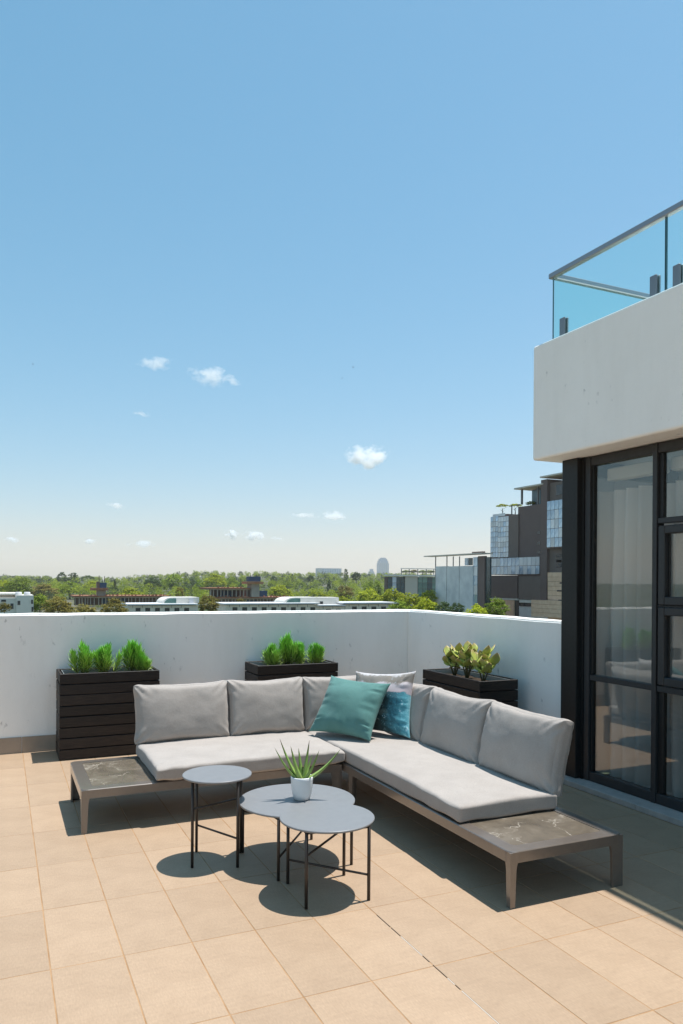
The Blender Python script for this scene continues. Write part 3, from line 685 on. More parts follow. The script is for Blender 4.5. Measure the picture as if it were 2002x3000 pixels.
for k, (hh, sp, nb) in enumerate(((.24, .075, 11), (.235, .10, 15), (.245, .065, 10), (.19, .075, 11))):
    protoN.append(needle_plant_mesh(40 + k, hh, sp, nb))
def needle_plant(k, x, y, z, sc, rz, label):
    t = empty('needle_succulent', (x, y, z), label, 'plant', 'feathery green plants in the black planters'); t.rotation_euler = (0, 0, rz); t.scale = (sc,) * 3
    m, st = protoN[k]
    if not isinstance(m, bpy.types.Object):
        a = m.build('foliage', M_needle, None, (0, 0, 0)); b = st.build('stem', M_stem, None, (0, 0, 0)); a.parent = t; b.parent = t; protoN[k] = (a, b)
    else: copy_part(m, t, name='foliage'); copy_part(st, t, name='stem')
zs = PH - .05
needle_plant(0, .705, 7.46, zs, 1.22, .3, 'leftmost feathery green plant in the full height left planter')
needle_plant(1, .945, 7.47, zs, 1.18, 1.0, 'broad feathery green plant in the middle of the left planter')
needle_plant(2, 1.18, 7.50, zs, 1.24, 2.2, 'slim tall feathery green plant at the right of the left planter')
needle_plant(3, 1.262, 7.44, zs, .88, 4.0, 'small bright feathery plant in the right corner of the left planter')
needle_plant(3, 2.60, 7.46, zs, 1.12, .5, 'low bushy feathery plant at the left of the middle planter')
needle_plant(0, 2.79, 7.49, zs, 1.32, 2.6, 'tallest feathery green plant in the middle planter')
needle_plant(2, 2.91, 7.46, zs, 1.0, 3.6, 'feathery plant just right of the tallest one in the middle planter')
needle_plant(1, 3.085, 7.48, zs, .98, 5.0, 'rounded feathery plant at the right of the middle planter')

M_jade = make_leafmat('jade_leaf', (.46, .50, .12), (.42, .46, .10), (.44, .32, .13), -.01, .075, rough=.4)
def paddle():
    m = MB(); vs = []; fs = []; n = 9; kk = 8
    for i in range(n):
        a = i / (n - 1); w = (.036) * math.sin(math.pi * min(1, .08 + a * .92) ** .85) ** .8 + .001; th = .0045 * math.sin(math.pi * (.1 + .85 * a)) + .0005
        for k in range(kk): an = 2 * math.pi * k / kk; vs.append((w * math.cos(an), th * math.sin(an) + .012 * (a - .3) ** 2, .085 * a - .004))
    for i in range(n - 1):
        for k in range(kk): j = (k + 1) % kk; fs.append((i * kk + k, i * kk + j, (i + 1) * kk + j, (i + 1) * kk + k))
    m.add(vs, fs, True); return m
jade0 = None
def jade_plant(x, y, z, H, seed, label, lean=0.0, nl=18):
    global jade0
    rr = random.Random(seed); t = empty('jade_plant', (x, y, z), label, 'plant', 'fleshy leaved plants in the right planter'); t.rotation_euler = (0, 0, rr.uniform(0, 6))
    stems = [V3(rr.uniform(-.03, .03), rr.uniform(-.03, .03), H * .82)] + [V3(.085 * math.cos(a + seed), .085 * math.sin(a + seed), H * rr.uniform(.5, .85)) for a in (0, 1.3, 2.5, 3.8, 5.0)]
    for s in stems: MB().tube([(0, 0, -.03), tuple(s * .5 + V3(0, 0, .005)), tuple(s)], [.0075, .006, .0045], 6).build('stem', M_stem, None, (0, 0, 0)).parent = t
    k = 0
    for si, s in enumerate(stems):
        cnt = nl // 2 if si == 0 else nl // 6 + 1
        for q in range(cnt):
            a = (.35 + .65 * (q + 1) / cnt); c = s * a; az = q * 2.4 + si * 1.3; tilt = rr.uniform(.5, 1.0) * (1.45 - .8 * a) + .1
            if jade0 is None: jade0 = paddle().build('leaf', M_jade, None, (0, 0, 0)); o = jade0; o.parent = t
            else: o = copy_part(jade0, t, name='leaf')
            o.location = c; o.rotation_euler = (tilt, rr.uniform(-.2, .2), az); sc = rr.uniform(1.1, 1.65); o.scale = (sc * rr.uniform(.9, 1.15), sc, sc)
jade_plant(4.04, 6.21, PH - .05, .27, 3, 'fleshy leaved plant at the far end of the right planter', nl=20)
jade_plant(4.03, 5.98, PH - .05, .31, 5, 'tallest fleshy leaved plant in the middle of the right planter', nl=22)
jade_plant(4.03, 5.72, PH - .05, .27, 8, 'fleshy leaved plant at the near end of the right planter', nl=22)

# ================================================================== THE CITY BEYOND
def on_v(px, py, v): d = ray(px, py); return EYEV + d * (v / d.y)
def hill(x, y):
    a = math.atan2(x, y); t = min(1, max(0, (a - .12) / .14)); D = math.hypot(x, y); return 13 * t * t * (3 - 2 * t) * min(1, max(0, (D - 500) / 1000)) * (1 - min(1, max(0, (abs(a - .35) - .45) / .3)))
def gz(D):
    pts = ((0, -20), (260, -20), (700, -12), (1500, -2.5), (2600, 0), (30000, 0))
    for (a, za), (b, zb) in zip(pts, pts[1:]):
        if D <= b: return za + (zb - za) * (D - a) / (b - a)
    return 0
M_ground = mat_simple('city_ground', (.05, .075, .03), (.14, .13, .10), .02, .95, .1, detail=8)
vs = [(0, 0, -20)]; fs = []; rings = [30, 60, 120, 200, 260, 350, 450, 600, 800, 1000, 1250, 1500, 2000, 2600, 4000, 7000, 12000, 24000]; seg = 180
for r in rings:
    for i in range(seg): a = 2 * math.pi * i / seg; vs.append((r * math.cos(a), r * math.sin(a), gz(r) + hill(r * math.cos(a), r * math.sin(a))))
for i in range(seg): fs.append((0, 1 + i, 1 + (i + 1) % seg))
for k in range(len(rings) - 1):
    for i in range(seg): j = (i + 1) % seg; o = 1 + k * seg; fs.append((o + i, o + seg + i, o + seg + j, o + j))
tag(mesh_obj('ground', vs, fs, M_ground, None, True), kind='structure')
MB().box(-5.2, 4.6, -8, 7.95, -20, -.305).build('lower_storeys', M_plaster, bld); MB().box(4.602, 9.0, -8, 4.99, -20, -.305).build('lower_storeys', M_plaster, bld)

# ---- trees
def leafy(n, l, p, col, tr=.35):
    l.new(col, p.inputs['Base Color']); p.inputs['Roughness'].default_value = .7; p.inputs['Specular IOR Level'].default_value = .15
    t = n.new('ShaderNodeBsdfTranslucent'); l.new(col, t.inputs[0]); mx = n.new('ShaderNodeMixShader'); mx.inputs[0].default_value = tr
    l.new(p.outputs[0], mx.inputs[1]); l.new(t.outputs[0], mx.inputs[2]); l.new(mx.outputs[0], n['Material Output'].inputs[0])
def foliage_mat(name, a, b, c):
    m, n, l, p = new_mat(name)
    t = tex_noise(n, l, .55, 4, .6); oi = n.new('ShaderNodeObjectInfo')
    r = ramp(n, [(.3, a), (.5, b), (.72, c)]); l.new(t.outputs['Fac'], r.inputs[0])
    h = n.new('ShaderNodeHueSaturation'); mr = n.new('ShaderNodeMapRange'); mr.inputs['To Min'].default_value = .8; mr.inputs['To Max'].default_value = 1.25
    l.new(oi.outputs['Random'], mr.inputs['Value']); l.new(mr.outputs[0], h.inputs['Value']); l.new(r.outputs[0], h.inputs['Color'])
    leafy(n, l, p, h.outputs[0])
    return m
FM = {'bright': foliage_mat('bright_foliage', (.27, .32, .015), (.38, .42, .024), (.52, .53, .035)),
      'mid': foliage_mat('mid_green_foliage', (.14, .21, .024), (.22, .29, .03), (.32, .37, .042)),
      'dark': foliage_mat('dark_foliage', (.045, .08, .028), (.07, .11, .036), (.10, .14, .042)),
      'olive': foliage_mat('olive_foliage', (.17, .155, .032), (.25, .21, .05), (.33, .26, .075))}
M_bark = mat_simple('bark', (.06, .045, .03), None, rough=.9)
def crown_pts(kind, nrng, ncl, nq, leaf):
    """unit crown (height 1 over z 0..1, half width .5): clusters of small leaf faces"""
    V = []; Fc = []
    lobes = []
    for _ in range(ncl):
        a = nrng.uniform(0, 2 * np.pi)
        if kind == 'round':
            ph = np.arccos(nrng.uniform(-.75, 1)); rr = nrng.uniform(.55, 1) ; c = np.array([.42 * rr * np.sin(ph) * np.cos(a), .42 * rr * np.sin(ph) * np.sin(a), .5 + .44 * rr * np.cos(ph)]); cr = nrng.uniform(.07, .14)
        elif kind == 'oval':
            z = nrng.uniform(.1, .98); w = .44 * np.sqrt(max(0, 1 - ((z - .5) / .52) ** 2)); rr = nrng.uniform(.55, 1); c = np.array([w * rr * np.cos(a), w * rr * np.sin(a), z]); cr = nrng.uniform(.05, .10)
        elif kind == 'conifer':
            z = nrng.uniform(.06, .98) ** 1.2; w = .46 * (1 - z) + .02; rr = nrng.uniform(.4, 1); c = np.array([w * rr * np.cos(a), w * rr * np.sin(a), z]); cr = nrng.uniform(.03, .06)
        else:
            rr = np.sqrt(nrng.uniform(0, 1)); c = np.array([.44 * rr * np.cos(a), .44 * rr * np.sin(a), .62 + .32 * np.sqrt(1 - rr * rr) * nrng.uniform(.6, 1)]); cr = nrng.uniform(.05, .10)
        lobes.append((c, cr))
    for c, cr in lobes:
        d = nrng.normal(size=(nq, 3)); d /= np.linalg.norm(d, axis=1)[:, None]; d[:, 2] = np.abs(d[:, 2]) * .9 + d[:, 2] * .1
        p = c + d * cr * nrng.uniform(.5, 1.05, (nq, 1))
        nv = d + np.array([0, 0, .5]) + nrng.normal(size=(nq, 3)) * .6; nv /= np.linalg.norm(nv, axis=1)[:, None]
        t = np.cross(nv, nrng.normal(size=(nq, 3))); t /= np.linalg.norm(t, axis=1)[:, None]; b = np.cross(nv, t)
        s = leaf * nrng.uniform(.6, 1.3, (nq, 1))
        o = sum(len(x) for x in V); V.append(np.stack([p - t * s, p + b * s * .8, p + t * s, p - b * s * .8], 1).reshape(-1, 3))
        Fc.append(o + np.arange(nq * 4).reshape(nq, 4))
    return np.concatenate(V), np.concatenate(Fc)
def fast_mesh(name, V, Fq, mat):
    me = bpy.data.meshes.new(name); me.vertices.add(len(V)); me.vertices.foreach_set('co', np.asarray(V, dtype=np.float32).ravel())
    nf = len(Fq); me.loops.add(nf * 4); me.loops.foreach_set('vertex_index', np.asarray(Fq, dtype=np.int32).ravel())
    me.polygons.add(nf); me.polygons.foreach_set('loop_start', np.arange(nf, dtype=np.int32) * 4)
    me.update(calc_edges=True); me.validate(); me.materials.append(mat); return me
NR = np.random.default_rng(5)
crowns = {}
for kd in ('round', 'oval', 'conifer', 'umbrella'):
    for k in range(3): crowns[(kd, k)] = crown_pts(kd, NR, 110 if kd != 'umbrella' else 50, 30, .027)
cm_cache = {}
def crown_mesh(kd, k, col):
    if (kd, k, col) not in cm_cache: cm_cache[(kd, k, col)] = fast_mesh('crown', *crowns[(kd, k)], FM[col])
    return cm_cache[(kd, k, col)]
trunk_me = None
def tree(px, ytop, ybot, wpx, D, kd, col, label, group=None, z_base=None, name=None):
    global trunk_me
    top = at_d(px, ytop, D); bot = at_d(px, ybot, D); W = wpx * D / F_PX * 1.03
    zb = gz(D) + hill(top.x, top.y) if z_base is None else z_base
    if z_base is None and zb > bot.z - .3: zb = bot.z - .3 - .15 * W
    t = empty(name or {'conifer': 'conifer_tree', 'umbrella': 'umbrella_tree'}.get(kd, 'broadleaf_tree'), (top.x, top.y, zb), label, 'tree', group)
    H = top.z - bot.z; c0 = min(bot.z, top.z - .92 * W) if kd in ('round',) else bot.z - .35 * H
    c0 = max(c0, zb + .5); Hc = top.z - c0
    o = bpy.data.objects.new('crown', crown_mesh(kd, rnd.randrange(3), col)); COL.objects.link(o); o.parent = t
    o.location = (0, 0, c0 - zb); o.scale = (W, W, Hc); o.rotation_euler = (0, 0, rnd.uniform(0, 6.28))
    r = max(.1, W * .03); ht = c0 - zb + Hc * .55
    m = MB().tube([(0, 0, 0), (r * .6, 0, ht * .4), (-r * .5, r * .5, ht * .75), (0, 0, ht)], [r * 1.4, r, r * .8, r * .3], 7)
    for k in range(4):
        a = k * 1.7 + rnd.random(); z0 = ht * (.55 + .1 * k); m.tube([(0, 0, z0), (W * .18 * math.cos(a), W * .18 * math.sin(a), z0 + Hc * .15)], [r * .5, r * .15], 5)
    tr = m.build('trunk', M_bark, None, (0, 0, 0)); tr.parent = t
    return t
TREES = [
 (8, 1697, 1745, 44, 600, 'round', 'bright', 'round yellow-green tree at the left edge of the skyline'),
 (55, 1690, 1742, 80, 520, 'round', 'mid', 'big round green tree above the white building at far left'),
 (128, 1710, 1755, 92, 540, 'round', 'olive', 'wide olive-green tree right of the big round tree at far left'),
 (146, 1697, 1716, 15, 1100, 'oval', 'dark', 'tiny dark tree poking above the skyline at far left'),
 (182, 1678, 1718, 28, 1000, 'oval', 'dark', 'tall dark pine on the left skyline, first of three'),
 (215, 1680, 1712, 36, 1000, 'oval', 'dark', 'dark rounded pine on the left skyline, second of three'),
 (258, 1684, 1714, 37, 1000, 'umbrella', 'dark', 'umbrella shaped dark pine on the left skyline'),
 (205, 1703, 1752, 74, 620, 'round', 'mid', 'green tree below the three dark skyline pines'),
 (272, 1702, 1750, 66, 640, 'round', 'bright', 'light green tree directly behind the left site tower'),
 (337, 1697, 1742, 28, 620, 'conifer', 'dark', 'dark conifer right of the left site tower'),
 (385, 1721, 1752, 88, 440, 'round', 'bright', 'low bright yellow-green tree behind the left concrete deck'),
 (448, 1688, 1745, 60, 700, 'round', 'dark', 'large dark green tree in the skyline between the two sites'),
 (505, 1678, 1740, 66, 760, 'round', 'mid', 'tall rounded tree on the skyline between the two sites'),
 (560, 1692, 1740, 70, 800, 'round', 'dark', 'darker tree left of the bright skyline tree between the two sites'),
 (630, 1680, 1732, 76, 680, 'round', 'bright', 'bright yellow-green tree on the skyline above the second site'),
 (586, 1700, 1742, 32, 560, 'oval', 'mid', 'upright green tree left of the second site deck'),
 (528, 1722, 1752, 30, 330, 'oval', 'olive', 'slim olive tree beside the arched roof on the left'),
 (680, 1690, 1735, 60, 720, 'round', 'mid', 'green tree left of the second site tower'),
 (706, 1697, 1724, 15, 640, 'conifer', 'dark', 'small dark conifer left of the second site tower'),
 (172, 1744, 1800, 96, 190, 'round', 'olive', 'brownish olive tree just beyond the wall right of the white building'),
 (118, 1741, 1800, 66, 225, 'round', 'mid', 'green tree behind the white building at far left'),
 (252, 1768, 1802, 76, 205, 'round', 'olive', 'low olive shrub tree in front of the left concrete deck'),
 (335, 1751, 1802, 84, 180, 'round', 'olive', 'olive tree just beyond the wall left of the arched roof'),
 (612, 1741, 1802, 70, 178, 'round', 'olive', 'brownish olive tree between the two arched roofs'),
 (14, 1764, 1802, 36, 140, 'round', 'olive', 'small brown tree in front of the white building at far left'),
 (705, 1753, 1772, 50, 230, 'round', 'olive', 'small olive tree in front of the second site deck'),
 (800, 1688, 1716, 42, 800, 'conifer', 'dark', 'dark spreading conifer right of the second site tower'),
 (830, 1681, 1706, 11, 1000, 'conifer', 'dark', 'thin dark conifer on the skyline right of the second site'),
 (857, 1681, 1706, 20, 1000, 'conifer', 'dark', 'wider dark conifer on the skyline right of the second site'),
 (822, 1711, 1752, 86, 480, 'round', 'bright', 'bright green tree behind the right end of the second site'),
 (910, 1684, 1712, 28, 900, 'round', 'dark', 'dark rounded tree left below the distant office block'),
 (965, 1698, 1728, 26, 600, 'conifer', 'dark', 'dark conifer in the wood below the distant office block'),
 (935, 1730, 1768, 84, 400, 'round', 'bright', 'bright tree above the second arched roof'),
 (1014, 1668, 1694, 15, 900, 'oval', 'dark', 'thin dark pine right of the distant office block'),
 (1044, 1675, 1702, 34, 900, 'round', 'dark', 'flat topped dark pine left of the distant tower'),
 (1012, 1713, 1752, 58, 430, 'round', 'olive', 'brownish tree in the wood right of the second arched roof'),
 (1095, 1698, 1738, 70, 520, 'round', 'mid', 'green tree below the distant twin topped tower'),
 (1082, 1722, 1768, 84, 360, 'round', 'bright', 'light green tree in the wood left of the glass office'),
 (1148, 1722, 1782, 110, 290, 'round', 'bright', 'large bright green tree below the glass office with the roof garden'),
 (1000, 1742, 1774, 84, 330, 'round', 'bright', 'bright low tree above the right end of the white row building'),
 (1212, 1735, 1792, 96, 240, 'round', 'bright', 'bright green tree left of the grey concrete building'),
 (1256, 1727, 1770, 56, 250, 'round', 'bright', 'yellow-green tree against the left edge of the grey concrete building'),
 (1170, 1757, 1800, 80, 200, 'round', 'mid', 'green tree beyond the corner of the parapet walls'),
 (1250, 1752, 1800, 90, 170, 'round', 'bright', 'bright tree in front of the grey concrete building'),
 (1300, 1762, 1802, 60, 165, 'round', 'dark', 'dark bush at the foot of the grey concrete building, left one'),
 (1340, 1764, 1802, 50, 168, 'round', 'dark', 'dark bush at the foot of the grey concrete building, right one'),
 (1392, 1768, 1806, 84, 150, 'round', 'bright', 'bright green treetop rising over the short right wall'),
 (1455, 1752, 1808, 84, 152, 'round', 'mid', 'mid green treetop over the short right wall near the dark tower'),
]
for T in TREES: tree(*T)
# the far wood: one mass nobody could count
FV = []; FF = []; off = 0
FVd = []; FFd = []; offd = 0
for k in range(1700):
    D = 360 * (2400 / 360) ** NR.uniform(0, 1); px = NR.uniform(-260, 1340)
    if D < 480 and 120 < px < 920: continue
    p = at_d(px, 1704, D); h = NR.uniform(7, 13) * (1.0 if D < 1600 else 1.15); wd = h * NR.uniform(.8, 1.25)
    base, Fq = crowns[('round' if NR.uniform() < .75 else 'oval', int(NR.integers(3)))]
    sel = np.arange(len(Fq)); sel = NR.choice(sel, 620 if D < 900 else 300, replace=False)
    sub = base[Fq[sel]].reshape(-1, 3).copy()
    if D >= 900:
        ctr = sub.reshape(-1, 4, 3).mean(1, keepdims=True); sub = ((sub.reshape(-1, 4, 3) - ctr) * 1.7 + ctr).reshape(-1, 3)
    sub = sub * np.array([wd, wd, h]) + np.array([p.x, p.y, gz(D) + hill(p.x, p.y) - .5])
    q = np.arange(len(sub)).reshape(-1, 4)
    if NR.uniform() < .68: FV.append(sub); FF.append(q + off); off += len(sub)
    else: FVd.append(sub); FFd.append(q + offd); offd += len(sub)
def wood_mat(name, a, b, c):
    m, n, l, p = new_mat(name); t = tex_noise(n, l, .045, 5, .7); r = ramp(n, [(.32, a), (.5, b), (.68, c)]); l.new(t.outputs['Fac'], r.inputs[0])
    leafy(n, l, p, r.outputs[0]); return m
for VV, QQ, nm, lab, mm in ((FV, FF, 'woodland', 'mixed green far wood filling the distance behind the parapet', wood_mat('far_green', (.15, .21, .02), (.27, .33, .026), (.42, .46, .038))), (FVd, FFd, 'woodland', 'darker trees scattered through the far wood', wood_mat('far_dark', (.04, .065, .028), (.06, .09, .035), (.10, .13, .04)))):
    o = bpy.data.objects.new(nm, fast_mesh(nm, np.concatenate(VV), np.concatenate(QQ), mm)); COL.objects.link(o); tag(o, lab, 'wood', kind='stuff')

# ---- buildings
C_white = mat_simple('white_render', (.66, .62, .55), (.74, .70, .63), .5, .8, .2)
C_conc = mat_simple('grey_concrete_panel', (.56, .56, .57), (.72, .715, .71), .25, .8, .25, detail=8, rand=.05)
C_dark = mat_simple('dark_brown_cladding', (.135, .092, .082), (.15, .104, .094), .3, .6, .3, rand=.1)
C_dark2 = mat_simple('warm_grey_cladding', (.16, .122, .105), (.18, .138, .12), .3, .6, .3, rand=.1)
C_slab = mat_simple('pale_soffit', (.58, .52, .44), None, rough=.8)
C_steel = mat_simple('grey_steel', (.16, .16, .165), None, rough=.5)
C_brick = mat_simple('sand_brick', (.74, .47, .31), (.84, .57, .40), .8, .85, .2, rand=.06)
C_beige = mat_simple('beige_render', (.50, .46, .39), None, rough=.8)
C_orange = mat_simple('formwork_orange', (.30, .12, .06), (.40, .20, .12), .6, .8, .2, rand=.15)
C_rawc = mat_simple('raw_concrete', (.32, .28, .24), (.42, .36, .30), .4, .9, .2)
C_blueb = mat_simple('blue_site_net', (.03, .07, .14), None, rough=.7)
C_dwin = mat_simple('dark_window', (.03, .035, .04), None, rough=.15, spec=.6)
def glass_panel(name, a, b, rough=.12):
    return mat_simple(name, a, b, .35, rough, .8, metal=.35, rand=.18)
C_gblue = glass_panel('blue_curtain_glass', (.30, .42, .56), (.52, .64, .74))
C_gfrit = glass_panel('fritted_grey_glass', (.55, .58, .62), (.70, .72, .74), .3)
C_gdark = glass_panel('dark_teal_glass', (.02, .045, .06), (.05, .10, .12))
C_ggreen = glass_panel('green_glass', (.06, .14, .14), (.12, .24, .22))
def ubox(parent, name, mat, px0, px1, py0, py1, U, depth=6, off=0.0, zb=None, ref=None):
    """box whose face looks towards -u; spans image bearings px0..px1 on the plane u=U"""
    a = on_u(px0, py0, U); b = on_u(px1, py0, U); r = on_u(ref if ref is not None else (px0 + px1) / 2, py0, U).z; z0 = on_u((px0 + px1) / 2 if ref is None else ref, py1, U).z if zb is None else zb
    return MB().box(U - off, U + depth, b.y, a.y, z0, r).build(name, mat, parent)
def vbox(parent, name, mat, px0, px1, py0, py1, V, depth=6, off=0.0, zb=None):
    a = on_v(px0, py0, V); b = on_v(px1, py0, V); xm = (px0 + px1) / 2; z1 = on_v(xm, py0, V).z; z0 = on_v(xm, py1, V).z if zb is None else zb
    return MB().box(a.x, b.x, V - off, V + depth, z0, z1).build(name, mat, parent)
def ugrid(parent, mats, px0, px1, py0, py1, U, nc, nr, off, gap=.12, name='pane'):
    """curtain wall panes on the plane u = U - off, each its own piece"""
    pm = (px0 + px1) / 2; y0 = on_u(px1, py0, U).y; y1 = on_u(px0, py0, U).y; z1 = on_u(pm, py0, U).z; z0 = on_u(pm, py1, U).z
    dy = (y1 - y0) / nc; dz = (z1 - z0) / nr; base = {}
    for i in range(nc):
        for k in range(nr):
            mm = mats[(i * 7 + k * 3 + (i * k) % 5) % len(mats)]
            loc = Vector((U - off, y0 + (i + .5) * dy, z0 + (k + .5) * dz)) - root_loc(parent)
            if mm.name not in base:
                base[mm.name] = MB().box(-.05, .05, -dy / 2 + gap / 2, dy / 2 - gap / 2, -dz / 2 + gap / 2, dz / 2 - gap / 2).build(name, mm, None, (0, 0, 0)); o = base[mm.name]; o.parent = parent; o.location = loc
            else: o = copy_part(base[mm.name], parent, loc, name=name)
            o.rotation_euler = (0, rnd.uniform(-.012, .012), rnd.uniform(-.012, .012))

# grey concrete building with the thin canopy
U1 = 132.0
p = on_u(1380, 1780, U1); gb = empty('concrete_building', (U1, p.y, -20), 'light grey concrete block under a thin flat canopy on slim posts', 'building')
for a, b in ((1277, 1308.5), (1310, 1345.5), (1347, 1386)): ubox(gb, 'wall_panel', C_conc, a, b, 1659 if a > 1300 else 1658, 1800, U1, 1.0, zb=-20, ref=1330)
ubox(gb, 'wall', C_dark2, 1278, 1400, 1666, 1800, U1 + 1.3, 1.5, zb=-20, ref=1330)
ubox(gb, 'glass_strip', C_gblue, 1387, 1400, 1632, 1770, U1 + .4, .8); ugrid(gb, [C_gblue, C_gfrit], 1387, 1400, 1632, 1770, U1 + .3, 1, 5, .0, .15)
ubox(gb, 'dark_wall', C_dark, 1401, 1420, 1629, 1800, U1 + .2, .9, zb=-20); ubox(gb, 'dark_glass', C_gdark, 1420.5, 1436, 1632, 1800, U1 + .6, .6, zb=-20)
ugrid(gb, [C_gdark, C_gblue, C_gdark], 1362, 1386, 1634, 1657, U1 + 2.2, 2, 1, 0, .15)
for x in (1276.5, 1309.5, 1328, 1346.5): ubox(gb, 'post', C_steel, x - 1.0, x + 1.0, 1630, 1700, U1 + .5, .14, off=.0)
a = on_u(1252, 1629, U1); b = on_u(1424, 1629, U1); zc_ = on_u(1340, 1627, U1).z
MB().box(U1 - 1.4, U1 + 2.4, b.y, a.y, zc_, zc_ + .32).build('canopy', C_slab, gb)
ubox(gb, 'roof_plant', C_dark, 1383, 1414, 1616, 1624, U1 + 1.2, 1)

# dark stepped tower
U2 = 150.0
p = on_u(1500, 1780, U2); tw = empty('stepped_tower', (U2, p.y, -20), 'dark brown stepped tower with hanging blue glass boxes and flat canopies', 'building')
U = U2
ubox(tw, 'wall', C_dark2, 1492, 1519, 1508, 1636, U, 10); ubox(tw, 'wall', C_dark, 1518.5, 1585, 1481, 1690, U + .4, 12)
ubox(tw, 'glass_core', C_dark, 1438, 1491, 1513, 1684, U + .2, 10); ubox(tw, 'glass_core', C_dark, 1491, 1585, 1634, 1684, U - .3, 1.5)
ugrid(tw, [C_gblue, C_gblue, C_gfrit, C_gblue], 1438, 1460, 1513, 1633, U, 3, 8, .0); ugrid(tw, [C_gfrit, C_gfrit, C_gblue], 1460, 1491, 1513, 1633, U, 4, 8, .0)
ugrid(tw, [C_gblue, C_gfrit, C_gblue, C_gfrit], 1438, 1585, 1633.5, 1683, U, 13, 2, .45)
for yy in (1556, 1587, 1613): ubox(tw, 'window', C_dwin, 1574, 1583.5, yy, yy + 9, U + .3, .3)
ubox(tw, 'pier', C_dark, 1585.5, 1604, 1405, 1762, U - 1.2, 10); ubox(tw, 'wall', C_dark2, 1604.5, 1800, 1400, 1680, U - .2, 14)
ubox(tw, 'glass_core', C_dark, 1605, 1800, 1463, 1602, U - 1.6, 1.3); ugrid(tw, [C_gblue, C_gfrit, C_gblue], 1605, 1675, 1464, 1602, U - 1.6, 6, 5, .2)
for yy in (1420, 1625, 1640): ubox(tw, 'window', C_dwin, 1630, 1650, yy, yy + 22 if yy > 1500 else yy + 30, U - .35, .2)
ubox(tw, 'wall', C_dark, 1430, 1516, 1686, 1752, U + .1, 10); ubox(tw, 'wall', C_dark2, 1520, 1585, 1688, 1757, U - .1, 10)
ubox(tw, 'white_band', C_white, 1430, 1516, 1752.5, 1757, U - .2, 8); ubox(tw, 'wall', C_brick, 1430, 1505, 1757.5, 1810, U - .1, 9, zb=-20); ubox(tw, 'recess', C_dwin, 1505.5, 1521, 1757.5, 1810, U + .4, 8, zb=-20)
ubox(tw, 'white_band', C_white, 1521.5, 1556, 1757.5, 1766, U - .2, 8); ubox(tw, 'window', C_dwin, 1523, 1536, 1768, 1776, U, 5); ubox(tw, 'window', C_dwin, 1539, 1555, 1768, 1776, U, 5); ubox(tw, 'wall', C_conc, 1521.5, 1556, 1776.5, 1810, U + .2, 8, zb=-20)
for k in range(6): ubox(tw, 'brick_course', C_brick, 1605, 1810, 1676 + k * 14.2, 1689.6 + k * 14.2, U - 2.2 + .05 * (k % 2), 8)
ubox(tw, 'wall', C_brick, 1605, 1810, 1761.5, 1830, U - 2.2, 8, zb=-20)
for k in range(4): ubox(tw, 'brick_course', C_brick, 1557, 1810, 1762 + k * 13, 1774.4 + k * 13, U - 3.6 + .05 * (k % 2), 1.2)
for (x, yy, w_, h_) in ((1632, 1729, 14, 4), (1636, 1757, 14, 5), (1640, 1706, 10, 4)): ubox(tw, 'slot_window', C_dwin, x, x + w_, yy, yy + h_, U - 2.25, .2)
def ucanopy(px0, px1, py, U, ov, dep, th=.45):
    a = on_u(px0, py, U - ov); b = on_u(px1, py, U - ov); z = on_u((px0 + min(px1, 1650)) / 2, py, U - ov).z
    MB().box(U - ov, U + dep, b.y, a.y, z, z + th).build('canopy', C_slab, tw)
ucanopy(1506, 1590, 1427, U, 1.5, 8); ucanopy(1582, 1800, 1394, U, 2.0, 12)
for x, y0_, y1_ in ((1528, 1428, 1478), (1575.5, 1424, 1482)): ubox(tw, 'post', C_steel, x - 1.6, x + 1.6, y0_, y1_, U + .5, .5)
ubox(tw, 'penthouse_glass', C_gdark, 1559, 1584, 1434, 1481, U + 2.5, 5); ubox(tw, 'pergola_beam', C_steel, 1492, 1522, 1479, 1482, U + 1, .4); ubox(tw, 'post', C_steel, 1498, 1499.6, 1482, 1509, U + 1, .3)
ubox(tw, 'roof_plant', C_dark, 1461, 1486, 1507, 1514, U + 1.5, 3); ubox(tw, 'glass_screen', C_gfrit, 1444, 1480, 1505, 1513, U + .3, .1)
zr = on_u(1478, 1509, U).z
for x, yt, yb, wd, cl, lb in ((1473, 1476, 1497, 40, 'bright', 'small pale tree on the roof terrace of the dark tower'), (1510, 1474, 1500, 38, 'bright', 'second roof terrace tree of the dark tower, beside the pergola'), (1556, 1468, 1484, 34, 'mid', 'dark green shrub under the canopy of the dark tower')):
    tree(x, yt, yb, wd, math.hypot(U + 2, on_u(x, yt, U + 2).y), 'umbrella' if wd > 36 else 'round', cl, lb, None, zr if wd > 36 else on_u(x, 1484, U).z)

